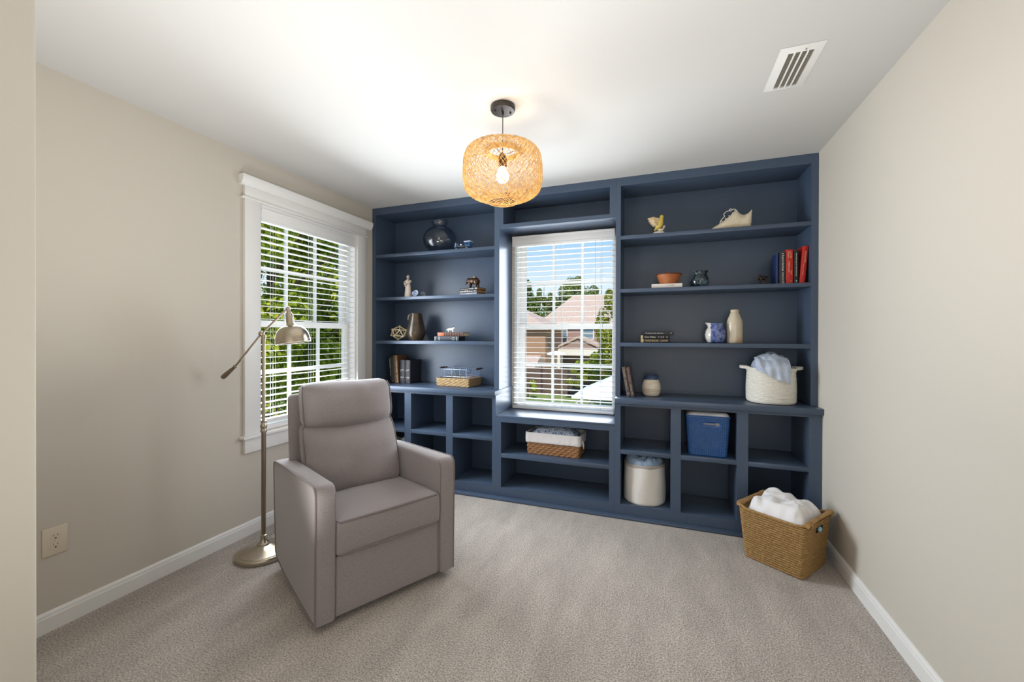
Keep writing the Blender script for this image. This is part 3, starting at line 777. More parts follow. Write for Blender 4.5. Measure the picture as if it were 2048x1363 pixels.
# left counter: two books, two binders
upright('book', 'black book leftmost on the left counter, leaning beside the brown book', -2.352, .050, 3.19, .14, ZC, .236, mat('black_green_cover', '1d2120', .5), [('Wild Strawberry', .008, .92, .09, -.008, m_white_ink), ('Tom Hale', .007, .50, .055, -.008, m_white_ink)], lean=-.085)
upright('book', 'tall brown leather-look book leaning between black books', -2.2955, .044, 3.18, .15, ZC, .252, mat('brown_cover', '7d5a36', .45, vary=(25, '4d331c', .4, .7)), [('DARK RIVER', .010, .78, .105, .012, m_white_ink), ('JONAS', .010, .30, .07, .012, m_white_ink)], lean=-.075)
for nm, lb_, x, tx in (('binder', 'slim black binder beside the brown book on the left counter', -2.2405, (('NOTES', .02), ('FILE', .0))), ('binder', 'slim black binder on the right end of the left counter row', -2.1835, (('HOUSE', .0), ('PLANS', .0)))):
    bk = upright(nm, lb_, x, .0545, 3.19, .178, ZC, .212, mat('binder_black', '27272f', .4), [], cat='binder', pages=m_charc)
    for (t_, z_, s_) in ((tx[0][0], .57, .012), ('&', .525, .008), (tx[1][0], .245, .016), ('o', .15, .010)):
        lettering(t_, s_, m_white_ink, bk, frame_T((-.018, -.0037, .212 * z_), (1, 0, 0), (0, 0, 1)), .036 if len(t_) > 1 else .008)
# brown ribbed book on the dark book, left unit third shelf
o = flat('book', 'dark navy book with silver ornament lying under the ribbed leather book', -1.752, 3.14, .236, .13, Z3, .040, mat('navy_cover', '1c2433', .5), [], pages=m_charc)
m_silv = mat('silver_stamp', '9da29c', .4, .4)
b = MB(); b.box(-.117, -.112, -.0046, -.003, .002, .038); b.box(-.076, -.071, -.0048, -.003, .004, .037); b.box(.096, .101, -.0048, -.003, .003, .037)
for q in range(6): b.ball((.064 + .012 * math.cos(q * PI / 3), -.0042, .020 + .012 * math.sin(q * PI / 3)), (.004, .0012, .004), 8)
b.build('spine_ornament', m_silv, o)
r = flat('book', 'old brown leather book with ribbed spine and orange label', -1.721, 3.142, .250, .13, Z3 + .0402, .035, mat('brown_leather', '4a2a1c', .45, vary=(60, '2c170f', .4, .7)))
MB().box(-.117, -.056, -.0050, .001, .003, .032, .0005).build('spine_label', mat('orange_label', 'a9572c', .5), r)
b = MB()
for x in (-.034, -.010, .015, .039, .064, .088): b.tube([(x, .0005, .002), (x, -.0045, .010), (x, -.0052, .0175), (x, -.0045, .025), (x, .0005, .033)], .003, 6)
b.build('spine_rib', mat('pale_leather', '7a4a35', .5), r)

# ------------------------------------------------------------------ ceramics and glass (lathe turned)
def turned(name, label, cat, m, prof, loc, n=48, part=None, **k):
    o = MB().lathe(prof, n, **k).build(name, m, angle=50); o.location = loc
    return tag(o, label, cat)
m_smoke = mat('smoky_glass', '4a5258', .04, spec=.7, coat=1.0, trans=.0)
def smoke():
    m = bpy.data.materials.new('smoke_grey_glass'); m.use_nodes = True; n = m.node_tree; n.nodes.clear(); L = n.links.new
    gl = n.nodes.new('ShaderNodeBsdfGlossy'); gl.inputs['Roughness'].default_value = .03
    tr = n.nodes.new('ShaderNodeBsdfTransparent'); tr.inputs[0].default_value = (.84, .87, .90, 1)
    lw = n.nodes.new('ShaderNodeLayerWeight'); lw.inputs[0].default_value = .5; pw = n.nodes.new('ShaderNodeMath'); pw.operation = 'POWER'; pw.inputs[1].default_value = 4.0; L(lw.outputs['Facing'], pw.inputs[0])
    fr = n.nodes.new('ShaderNodeMath'); fr.operation = 'MULTIPLY_ADD'; fr.inputs[1].default_value = .55; fr.inputs[2].default_value = .05; L(pw.outputs[0], fr.inputs[0])
    mx = n.nodes.new('ShaderNodeMixShader'); o = n.nodes.new('ShaderNodeOutputMaterial')
    L(fr.outputs[0], mx.inputs[0]); L(tr.outputs[0], mx.inputs[1]); L(gl.outputs[0], mx.inputs[2]); L(mx.outputs[0], o.inputs[0]); return m
m_smoke = smoke()
p = [(0, .001), (.055, .001), (.075, .004)]
for k in range(1, 22):
    a = -PI / 2 + .55 + (PI - .55 - .42) * k / 21
    p.append((.150 * math.cos(a), .122 + .128 * math.sin(a)))
p += [(.064, .243), (.062, .250), (.066, .258), (.074, .272), (.0765, .284), (.073, .294), (.066, .299), (.062, .297), (.063, .285), (.056, .262), (.054, .245), (.060, .236)]
for k in range(20, 0, -1):
    a = -PI / 2 + .55 + (PI - .55 - .42) * k / 21
    p.append((.145 * math.cos(a), .123 + .122 * math.sin(a)))
p += [(.05, .008), (0, .008)]
turned('glass_vase', 'round smoke grey glass vase on the top left shelf', 'vase', m_smoke, p, (-1.869, 3.222, Z1), 56)
m_brz = mat('dark_glaze_bronze', '3a352f', .28, .35, coat=.3, vary=(9, '5d4a33', .4, .68))
p = [(0, .0005), (.056, .0005), (.062, .006)]
for k in range(0, 40):
    t = k / 39; z = .010 + .226 * t
    r_ = .064 + .0205 * math.sin(PI / 2 * min(1, t / .30)) if t < .30 else .0845 - .0325 * ((t - .30) / .70) ** 1.15
    p.append((r_ + (.0009 * math.sin(k * 2.6) if 12 < k < 28 else 0), z))
p += [(.0515, .240), (.054, .247), (.050, .249), (.047, .244), (.046, .19), (.06, .05), (0, .03)]
vz = thing('pottery_vase', 'tall dark bronze glazed pottery vase beside the knot ball', 'vase', (-2.106, 3.205, Z3))
MB().lathe(p, 48).build('body', m_brz, vz, angle=50)
MB().tube([(-.040, -.036, .236), (-.048, -.044, .225), (-.0505, -.046, .205), (-.052, -.048, .185)], [.006, .007, .0065, .004], 8).build('lug_handle', mat('pewter_lug', '8f8f8e', .35, .5), vz)
m_terra = mat('terracotta', 'b06a3a', .55, vary=(14, '8c4a26', .4, .75))
bw = thing('bowl', 'terracotta bowl standing on the white book', 'bowl', (.045, 3.185, Z2 + .0302))
MB().lathe([(0, .0005), (.060, .0005), (.062, .003), (.067, .020), (.077, .045), (.085, .068), (.084, .072), (.081, .070), (.073, .045), (.062, .018), (0, .008)], 56).build('body', m_terra, bw, angle=50)
b = MB(); b.tube([(.0865 * math.cos(a / 48 * 2 * PI), .0865 * math.sin(a / 48 * 2 * PI), .0715) for a in range(48)], .0038, 8, closed=True); b.build('rim', mat('dark_terracotta', '5e3322', .5), bw)
turned('jar', 'small teal black glazed jar with flared rim beside the terracotta bowl', 'jar', mat('teal_black_glaze', '1a2830', .18, coat=.6, vary=(16, '5c7a86', .48, .72)),
       [(0, .0005), (.044, .0005), (.050, .006), (.058, .022), (.061, .042), (.058, .062), (.049, .080), (.044, .090), (.045, .100), (.052, .112), (.0535, .116), (.049, .1165), (.041, .104), (.039, .09), (.05, .06), (.045, .015), (0, .012)], (.251, 3.175, Z2))
# blue and white jug: pot with pulled lip and a white flank
jg = thing('jug', 'blue and white glazed round jug beside the stoneware bottle', 'jug', (.353, 3.185, Z3))
def jugmat():
    m = mat('blue_white_glaze', '3f5796', .16, coat=.6); n = m.node_tree; L = n.links.new
    tcn = n.nodes.new('ShaderNodeTexCoord'); sp_ = n.nodes.new('ShaderNodeSeparateXYZ'); L(tcn.outputs['Object'], sp_.inputs[0])
    ns = n.nodes.new('ShaderNodeTexNoise'); ns.inputs['Scale'].default_value = 26; L(tcn.outputs['Object'], ns.inputs['Vector'])
    ad = n.nodes.new('ShaderNodeMath'); ad.operation = 'MULTIPLY_ADD'; ad.inputs[1].default_value = .02; L(ns.outputs['Fac'], ad.inputs[0]); L(sp_.outputs['X'], ad.inputs[2])
    st = n.nodes.new('ShaderNodeMath'); st.operation = 'GREATER_THAN'; st.inputs[1].default_value = -.025; L(ad.outputs[0], st.inputs[0])
    rb_ = n.nodes.new('ShaderNodeValToRGB'); rb_.color_ramp.elements[0].color = lin('2b3f7c'); rb_.color_ramp.elements[1].color = lin('7f8fc0'); rb_.color_ramp.elements[0].position = .38; rb_.color_ramp.elements[1].position = .66
    n2 = n.nodes.new('ShaderNodeTexNoise'); n2.inputs['Scale'].default_value = 40; n2.inputs['Detail'].default_value = 6; L(tcn.outputs['Object'], n2.inputs['Vector']); L(n2.outputs['Fac'], rb_.inputs[0])
    mx = n.nodes.new('ShaderNodeMix'); mx.data_type = 'RGBA'; L(st.outputs[0], mx.inputs['Factor']); mx.inputs[6].default_value = lin('d9d3c8'); L(rb_.outputs[0], mx.inputs[7])
    L(mx.outputs[2], n.nodes['Principled BSDF'].inputs['Base Color']); return m
def jugpt(u, v):
    P = [(.036, 0), (.052, .005), (.064, .03), (.068, .058), (.062, .088), (.050, .108), (.0475, .120), (.053, .137), (.050, .139), (.045, .122), (.047, .108), (.058, .085), (.06, .05), (.03, .012)]
    x = v * (len(P) - 1); i = min(int(x), len(P) - 2); f = x - i
    r_ = P[i][0] * (1 - f) + P[i + 1][0] * f; z = P[i][1] * (1 - f) + P[i + 1][1] * f
    a = 2 * PI * u; lip = max(0, math.cos(a - PI)) ** 6 * max(0, (z - .11) / .03)
    r_ += .016 * lip; z += .004 * lip
    return (r_ * math.cos(a), r_ * math.sin(a), z + .0005)
b = MB(); b.grid(jugpt, 48, 39, True); b.build('body', jugmat(), jg, angle=70)
turned('stoneware_bottle', 'tall tan stoneware bottle beside the blue jug', 'bottle', mat('tan_stoneware', 'c9bda6', .35, coat=.3, vary=(9, 'b98f58', .5, .75)),
       [(0, .0005), (.046, .0005), (.0495, .004), (.050, .02), (.050, .120), (.0495, .140), (.046, .158), (.038, .180), (.029, .202), (.025, .212), (.0262, .214), (.0262, .229), (.023, .232), (.018, .230), (.016, .21), (0, .205)], (.472, 3.185, Z3))
def jarmat():
    m = mat('cream_glaze', 'd5c9b4', .4, coat=.2); n = m.node_tree; L = n.links.new
    tcn = n.nodes.new('ShaderNodeTexCoord'); sp_ = n.nodes.new('ShaderNodeSeparateXYZ'); L(tcn.outputs['Object'], sp_.inputs[0])
    ns = n.nodes.new('ShaderNodeTexNoise'); ns.inputs['Scale'].default_value = 45; L(tcn.outputs['Object'], ns.inputs['Vector'])
    ad = n.nodes.new('ShaderNodeMath'); ad.operation = 'MULTIPLY_ADD'; ad.inputs[1].default_value = .014; L(ns.outputs['Fac'], ad.inputs[0]); L(sp_.outputs['Z'], ad.inputs[2])
    st = n.nodes.new('ShaderNodeMath'); st.operation = 'GREATER_THAN'; st.inputs[1].default_value = .129; L(ad.outputs[0], st.inputs[0])
    rb_ = n.nodes.new('ShaderNodeValToRGB'); rb_.color_ramp.elements[0].color = lin('dcd2c2'); rb_.color_ramp.elements[1].color = lin('b79d72'); rb_.color_ramp.elements[0].position = .45; rb_.color_ramp.elements[1].position = .8
    mp = n.nodes.new('ShaderNodeMapping'); mp.inputs['Scale'].default_value = (6, 6, 60); L(tcn.outputs['Object'], mp.inputs[0])
    n2 = n.nodes.new('ShaderNodeTexNoise'); n2.inputs['Scale'].default_value = 2; L(mp.outputs[0], n2.inputs['Vector']); L(n2.outputs['Fac'], rb_.inputs[0])
    mx = n.nodes.new('ShaderNodeMix'); mx.data_type = 'RGBA'; L(st.outputs[0], mx.inputs['Factor']); L(rb_.outputs[0], mx.inputs[6]); mx.inputs[7].default_value = lin('34466a')
    L(mx.outputs[2], n.nodes['Principled BSDF'].inputs['Base Color']); return m
p = [(0, .0005), (.045, .0005), (.053, .005), (.061, .020)]
for k in range(17):
    t = k / 16; p.append((.0665 - .010 * (2 * t - .75) ** 2 * 1.0 + .0009 * math.sin(k * 2.1), .028 + .088 * t))
p += [(.053, .126), (.050, .132), (.0505, .139), (.0525, .147), (.050, .1495), (.046, .145), (.044, .130), (.05, .1), (.05, .03), (0, .012)]
turned('jar', 'cream ribbed pottery jar with blue rim on the right counter', 'jar', jarmat(), p, (-.072, 3.180, ZC))
# iridescent shell bowl half hidden behind the chair
def shellpt(u, v):
    a = 2 * PI * u; r_ = .105 * math.sin(v * PI * .62) ** .8; z = .16 * (1 - math.cos(v * PI * .5)) ** .8
    return (r_ * math.cos(a) * (1 + .12 * math.sin(a * 2 + .6)), r_ * .85 * math.sin(a), z * .9 + .018 * math.sin(a * 2 + 1) * v + .0006)
b = MB(); b.grid(shellpt, 40, 20, True); b.ball((0, 0, .06), (.06, .05, .055), 14)
o = b.build('art_glass_bowl', mat('pearl_swirl_glass', 'c6dbe2', .2, coat=.6, vary=(11, '8f9152', .48, .66))); o.location = (-2.25, 3.14, .0855); o.scale = (1, 1, 1.95)
for v_ in o.data.vertices: v_.co.z *= 1.95
o.scale = (1, 1, 1); tag(o, 'pale swirled glass bowl in the cubby behind the armchair', 'bowl')

# ------------------------------------------------------------------ figurines and toys
m_cream = mat('cream_resin', 'ddd0c0', .6, vary=(30, 'c9b8a6', .45, .7)); m_hair = mat('tan_hair', '9b7a54', .7)
fg = thing('figurine', 'cream resin figurine of a woman in a long dress holding a child', 'figurine', (-2.164, 3.165, Z2))
b = MB(); b.lathe([(0, 0.0005), (.033, .0005), (.034, .004), (.030, .05), (.0255, .095), (.0225, .115), (.021, .125), (.0245, .140), (.025, .152), (.016, .160), (.008, .164), (.007, .172), (0, .174)], 28, sy=.8)
b.ball((.001, -.002, .186), (.0135, .0145, .017), 14)
b.tube([(-.024, 0, .150), (-.033, -.010, .132), (-.022, -.024, .118), (.004, -.030, .124), (.012, -.028, .132)], [.008, .0075, .0065, .006, .005], 10)
b.tube([(.024, 0, .150), (.036, -.010, .138), (.030, -.024, .130), (.008, -.030, .140)], [.008, .0075, .0065, .005], 10)
b.tube([(.010, -.022, .160), (.008, -.026, .142), (.004, -.026, .124)], [.009, .011, .009], 12)
b.ball((.014, -.020, .174), (.0095, .010, .011), 12); b.tube([(-.006, -.026, .120), (-.012, -.030, .102), (-.010, -.030, .094)], [.006, .005, .004], 8)
fuse(b, 'body', m_cream, fg, .0016, 4)
b = MB(); b.ball((.001, .003, .190), (.0148, .0145, .0155), 14); b.ball((.0005, .014, .183), (.008, .006, .009), 10); fuse(b, 'hair', m_hair, fg, .0018, 3)
# tilted little dish and glass ring
m_sil = mat('pale_blue_silver', 'b4c0d6', .25, .5)
T = Matrix.Rotation(-.25, 4, 'Z') @ Matrix.Rotation(math.radians(62), 4, 'X') @ Matrix.Rotation(.35, 4, 'Y')
b = MB(); b.lathe([(0, 0), (.022, 0), (.024, .003), (.030, .022), (.031, .024), (.028, .023), (.022, .006), (0, .005)], 32, T=T); o = b.build('trinket_dish', m_sil)
o.location = (-2.070, 3.150, Z2 - min(v.co.z for v in o.data.vertices) + .0002); tag(o, 'small pale blue silver dish tipped on edge beside the figurine', 'dish')
T = Matrix.Rotation(.2, 4, 'Z') @ Matrix.Rotation(math.radians(80), 4, 'X')
b = MB(); b.tube([(.023 * math.cos(a / 30 * 2 * PI), .023 * math.sin(a / 30 * 2 * PI), 0) for a in range(30)], .004, 8, closed=True, T=T); b.lathe([(0, .001), (.020, .002), (.021, .004), (0, .004)], 24, T=T)
o = b.build('coaster_ring', mat('grey_glass_ring', '6f7d88', .15, .3)); o.location = (-2.028, 3.195, Z2 - min(v.co.z for v in o.data.vertices) + .0002); tag(o, 'small grey glass disc standing behind the tipped dish', 'disc')
# bronze elephant walking left
def elephant(m, s=1.0):
    b = MB()
    b.ball((.004, 0, .062), (.046, .027, .029), 20); b.ball((.028, 0, .058), (.030, .026, .030), 16); b.ball((-.028, 0, .063), (.026, .022, .025), 16)
    b.ball((-.050, 0, .072), (.018, .015, .019), 16)
    b.tube([(-.058, 0, .068), (-.066, 0, .056), (-.070, 0, .046), (-.078, 0, .040), (-.086, 0, .038)], [.011, .009, .0075, .006, .0045], 12)
    for x, y, dx in ((-.026, -.013, -.004), (-.030, .013, -.010), (.030, -.013, .004), (.036, .013, .006)):
        b.tube([(x, y, .055), (x + dx * .3, y, .030), (x + dx, y, .008), (x + dx, y, .0006)], [.0125, .0095, .0082, .0095], 12)
    b.tube([(.056, 0, .066), (.063, 0, .052), (.062, 0, .036)], [.004, .003, .002], 8)
    for y in (-1, 1): b.ball((-.040, y * .0175, .067), (.012, .0045, .017), 14)
    for y in (-1, 1): b.tube([(-.060, y * .008, .058), (-.070, y * .009, .052), (-.076, y * .009, .052)], [.003, .0024, .0014], 8)
    return b
el = thing('elephant_figurine', 'bronze elephant with saddle cloth standing on the stacked books', 'figurine', (-1.515, 3.178, Z2 + .0606), -.10)
fuse(elephant(None), 'body', mat('brown_bronze', '4b3524', .35, .55, vary=(60, '1d1a1a', .4, .7)), el, .0022, 5)
b = MB(); b.rbox((.012, 0, .091), (.030, .026, .006), .0028); b.lathe([(0, .093), (.011, .093), (.012, .099), (.006, .104), (0, .104)], 14, (.012, 0, 0)); b.build('saddle', mat('worn_gold', '8b7350', .4, .5), el)
el2 = thing('animal_figurine', 'small dark bronze animal figurine beside the row of red books', 'figurine', (.640, 3.175, Z2), .15)
b = MB(); b.ball((0, 0, .050), (.024, .014, .016), 16); b.ball((-.022, 0, .058), (.010, .008, .012), 12); b.tube([(-.025, 0, .056), (-.031, 0, .046), (-.031, 0, .034)], [.007, .005, .0035], 10)
for x, y in ((-.014, -.008), (-.016, .008), (.014, -.008), (.018, .008)): b.tube([(x, y, .045), (x + .002, y, .024), (x, y, .0006)], [.007, .005, .0055], 10)
b.ball((-.018, 0, .070), (.004, .003, .008), 8); b.tube([(.022, 0, .055), (.030, 0, .060), (.030, 0, .068)], [.004, .003, .002], 8)
fuse(b, 'body', mat('dark_bronze', '33281f', .3, .6), el2, .0018, 4)
# white animal on the leather book
wa = thing('animal_figurine', 'small white animal figurine on the ribbed leather book', 'figurine', (-1.728, 3.175, Z3 + .0754), 0)
b = MB(); b.ball((0, 0, .026), (.030, .013, .012), 16); b.ball((.027, 0, .036), (.011, .010, .010), 14); b.ball((.035, 0, .034), (.007, .006, .006), 10)
for x, y in ((-.020, -.008), (-.022, .008), (.020, -.008), (.023, .008)): b.tube([(x, y, .024), (x - .001, y, .012), (x - .001, y, .0006)], [.0065, .0055, .006], 10)
b.tube([(-.026, 0, .030), (-.038, 0, .020), (-.046, 0, .012)], [.006, .005, .003], 8)
fuse(b, 'body', mat('white_glaze', 'e2dfd8', .35), wa, .0018, 4)
b = MB(); b.tube([(.024, -.006, .043), (.026, -.007, .050), (.029, -.007, .053)], [.003, .0028, .0012], 8); b.build('ear', m_charc, wa)
b = MB(); b.tube([(.024, .006, .043), (.026, .007, .050), (.029, .007, .053)], [.003, .0028, .0012], 8); b.build('ear', m_charc, wa)
# knot ball: struts between twelve knobs
kb = thing('knot_ball', 'cream strut and ball sculpture beside the bronze vase', 'sculpture', (-2.271, 3.178, Z3))
ph = (1 + 5 ** .5) / 2; V = []
for a in (-1, 1):
    for c in (-ph, ph): V += [Vector((0, a, c)), Vector((a, c, 0)), Vector((c, 0, a))]
Rm = Matrix.Rotation(.5, 3, 'X') @ Matrix.Rotation(.35, 3, 'Y') @ Matrix.Rotation(.4, 3, 'Z')
V = [Rm @ (v.normalized() * .060) for v in V]; V = [Vector((v.x * 1.35, v.y * .9, v.z)) for v in V]; zmin = min(v.z for v in V)
V = [v + Vector((0, 0, -zmin + .0103)) for v in V]
m_bone = mat('cream_gold_leaf', 'd3c39c', .45, .15)
kn = MB(); stt = MB(); rg = random.Random(3); cnt = 0
for v in V: kn.ball(v, .0100, 10)
for i in range(12):
    for j in range(i):
        if (V[i] - V[j]).length < .095 and rg.random() < .88: stt.tube([V[i], V[j]], .0050, 8)
stt.build('struts', m_bone, kb); kn.build('knobs', m_bone, kb)
# toy
ty = thing('toy_truck', 'small blue toy truck beside the smoke grey glass vase', 'toy', (-1.603, 3.170, Z1), -.08)
m_tb = mat('toy_blue', '3a74ac', .35); m_tn = mat('toy_navy', '16294e', .35); m_ch = mat('chrome', 'c9cbd0', .15, 1.0)
b = MB(); b.rbox((.045, 0, .044), (.046, .050, .050), .005); b.build('cab', m_tb, ty)
MB().rbox((.046, 0, .0712), (.066, .056, .005), .002).build('roof', mat('toy_white', 'dfe3ea', .4), ty)
MB().box(.028, .062, -.0262, -.0248, .040, .060, .0006).build('window', m_tn, ty)
b = MB(); b.box(-.074, .070, -.018, .018, .016, .026, .002); b.build('chassis', m_tn, ty)
b = MB(); b.rbox((-.020, 0, .036), (.066, .030, .022), .006); b.build('engine', m_charc, ty)
b = MB(); b.tube([(-.026, -.016, .045), (-.020, -.018, .052), (-.012, -.016, .045)], .0035, 8); b.tube([(-.052, -.017, .036), (.012, -.017, .034)], .0028, 8); b.build('exhaust_pipe', m_ch, ty)
b = MB(); b.prism([(-.082, .030), (-.070, .030), (-.066, .060), (-.074, .068)], 1, -.024, .024); b.build('grille', mat('toy_pale_blue', '86a4cc', .35), ty)
for x in (-.060, .046):
    for y in (-.026, .026):
        w_ = MB(); w_.lathe([(0, -.005), (.013, -.005), (.0155, -.002), (.0155, .002), (.013, .005), (0, .005)], 20, T=Matrix.Translation((x, y, .0162)) @ Matrix.Rotation(PI / 2, 4, 'X'))
        wh = w_.build('wheel', m_black, ty)
        w_ = MB(); w_.lathe([(0, -.0056), (.006, -.0056), (.006, .0056), (0, .0056)], 14, T=Matrix.Translation((x, y, .0162)) @ Matrix.Rotation(PI / 2, 4, 'X')); w_.build('hub_cap', m_ch, wh)
# yellow bird on a white base
bd = thing('bird_figurine', 'yellow porcelain bird with raised wing on a flowered base', 'figurine', (-.024, 3.138, Z1))
b = MB(); b.lathe([(0, .0005), (.042, .0005), (.043, .006), (.038, .016), (.025, .021), (0, .022)], 32, sy=.75); b.build('base', mat('white_porcelain', 'e3dcd6', .3, coat=.3), bd)
T_ = Matrix.Translation((.006, 0, .078)) @ Matrix.Rotation(.28, 4, 'Y')
b = MB(); b.ball((0, 0, 0), (.025, .022, .038), 18, T_); b.ball((.020, 0, .126), (.0145, .014, .0145), 14); b.tube([(.012, 0, .100), (.019, 0, .122)], [.021, .014], 12)
b.tube([(-.006, 0, .062), (-.018, 0, .046), (-.030, 0, .026)], [.014, .009, .004], 12)
fuse(b, 'body', mat('yellow_glaze', 'd3bd55', .3, coat=.3, vary=(30, 'c39a44', .5, .75)), bd, .0022, 5)
b = MB(); b.lathe([(0, 0), (.004, 0), (.0001, .013)], 8, T=Matrix.Translation((.030, 0, .132)) @ Matrix.Rotation(PI / 2 - .5, 4, 'Y')); b.build('beak', mat('beak_dark', '5a3d22', .4), bd)
for s in (-1, 1):
    b = MB()
    for k in range(8):
        t = k / 7; tip = Vector((-.076 + .052 * t, s * (.034 - .006 * t), .108 - .046 * t - .010 * math.sin(PI * t)))
        p0 = Vector((.002 - .010 * t, s * .014, .108 - .038 * t)); mid_ = p0.lerp(tip, .5) + Vector((0, s * .006, .010 * (1 - t)))
        b.tube([p0, mid_, p0.lerp(tip, .85) + Vector((0, s * .002, .003)), tip], [.0062, .0064, .0055, .0022], 8)
    fuse(b, 'wing', MATS.get('wing_tan') or mat('wing_tan', 'cbb184', .4, vary=(40, 'e6dac2', .45, .7)), bd, .0017, 2)
fl = [((.018, -.018, .030), 'e9dfae'), ((.006, -.026, .028), 'e9dfae'), ((.030, -.006, .038), 'c7b2a6'), ((.036, -.010, .052), 'c7b2a6'), ((-.006, -.020, .034), 'b7a545')]
for (x, y, z), c in fl:
    b = MB()
    for k in range(5):
        a = 2 * PI * k / 5; b.ball((x + .0055 * math.cos(a), y, z + .0055 * math.sin(a)), (.004, .0025, .004), 8)
    b.ball((x, y - .001, z), .0026, 8); b.tube([(x, y, z), (x * .7, y * .6, .018)], .0016, 6)
    b.build('flower', MATS.get('fl' + c) or mat('fl' + c, c, .4), bd)
# white lace-up shoe
sh = thing('shoe', 'white ceramic lace-up shoe with pointed toe on the top right shelf', 'shoe', (.4415, 3.150, Z1))
m_shoe = mat('aged_white_leather', 'd8ccb4', .55, vary=(18, 'c2ae88', .5, .78))
def shoept(u, v):
    # v: toe 0 -> heel 1
    hs = [(0, .012), (.08, .026), (.2, .042), (.35, .068), (.5, .100), (.6, .124), (.66, .120), (.74, .098), (.82, .090), (.9, .098), (1.0, .124)]
    ws = [(0, .006), (.06, .020), (.18, .034), (.35, .040), (.55, .034), (.75, .030), (.92, .031), (.98, .022), (1, .012)]
    def ip(T_, t):
        for (a, x), (c, y) in zip(T_, T_[1:]):
            if t <= c: return x + (y - x) * (t - a) / (c - a)
        return T_[-1][1]
    x = -.1225 + .245 * v; hgt = ip(hs, v); wd = ip(ws, v); a = 2 * PI * u
    y = math.cos(a); z = math.sin(a)
    yy = (abs(y) ** .75) * (1 if y > 0 else -1) * wd * (1 if z < 0 else 1 - .45 * z ** 2)
    zz = hgt * (.42 + .58 * z) if z > 0 else hgt * .42 * (1 - abs(z) ** .6)
    return (x + (.004 * z if v > .9 else 0), yy, zz + .0006)
b = MB(); b.grid(shoept, 32, 36, True)
b.add([shoept(i / 32, 1) for i in range(32)], [tuple(range(32))]); b.add([shoept(i / 32, 0) for i in range(32)], [tuple(range(31, -1, -1))])
bmesh.ops.remove_doubles(b.bm, verts=b.bm.verts, dist=.0002); b.build('upper', m_shoe, sh, angle=60)
b = MB(); b.prism([(-.123, 0), (-.115, -.022), (-.085, -.036), (-.03, -.040), (.03, -.033), (.09, -.031), (.118, -.024), (.1235, 0), (.118, .024), (.09, .031), (.03, .033), (-.03, .040), (-.085, .036), (-.115, .022)], 2, .0003, .007); b.build('sole', mat('cream_sole', 'cfc0a0', .6), sh)
b = MB()
for k in range(5):
    x = -.055 + .022 * k; z = .050 + .0165 * k
    b.tube([(x, -.024, z - .004), (x - .004, -.012, z + .010), (x, 0, z + .013), (x + .006, .012, z + .014), (x + .008, .022, z + .002)], .0022, 6)
b.tube([(-.070, -.018, .038), (-.066, -.020, .058), (-.048, -.022, .080), (-.040, -.016, .092)], .0022, 6)
b.tube([(-.040, -.016, .088), (-.048, -.026, .102), (-.032, -.028, .118), (-.012, -.022, .122), (0, -.010, .124)], .0022, 6)
b.tube([(.0, -.006, .126), (.012, -.014, .134), (.026, -.012, .132), (.022, -.004, .122)], .0024, 6); b.tube([(.0, -.006, .124), (-.014, -.016, .130), (-.006, -.020, .136), (.008, -.012, .130)], .0024, 6)
b.build('laces', mat('white_lace', 'ece7dc', .7), sh)

# ------------------------------------------------------------------ baskets and bins
def rrect(u, hx, hy, r):
    """point on a rounded rectangle (half sizes hx, hy, corner r), u in 0..1, with outward normal and arc length"""
    L = [2 * (hx - r), PI * r / 2, 2 * (hy - r), PI * r / 2] * 2
    t = (u % 1) * sum(L); k = 0
    segs = [((hx - r, -hy), None), 0]
    x0, y0 = -(hx - r), -hy
    seq = [('s', (-(hx - r), -hy), (1, 0), L[0], (0, -1)), ('c', (hx - r, -(hy - r)), -PI / 2, L[1]), ('s', (hx, -(hy - r)), (0, 1), L[2], (1, 0)), ('c', (hx - r, hy - r), 0, L[1]),
           ('s', (hx - r, hy), (-1, 0), L[0], (0, 1)), ('c', (-(hx - r), hy - r), PI / 2, L[1]), ('s', (-hx, hy - r), (0, -1), L[2], (-1, 0)), ('c', (-(hx - r), -(hy - r)), PI, L[1])]
    for s in seq:
        ln = s[3]
        if t <= ln + 1e-9:
            if s[0] == 's': return (s[1][0] + s[2][0] * t, s[1][1] + s[2][1] * t), s[4]
            a = s[2] + t / r; return (s[1][0] + r * math.cos(a), s[1][1] + r * math.sin(a)), (math.cos(a), math.sin(a))
        t -= ln
    return (-(hx - r), -hy), (0, -1)
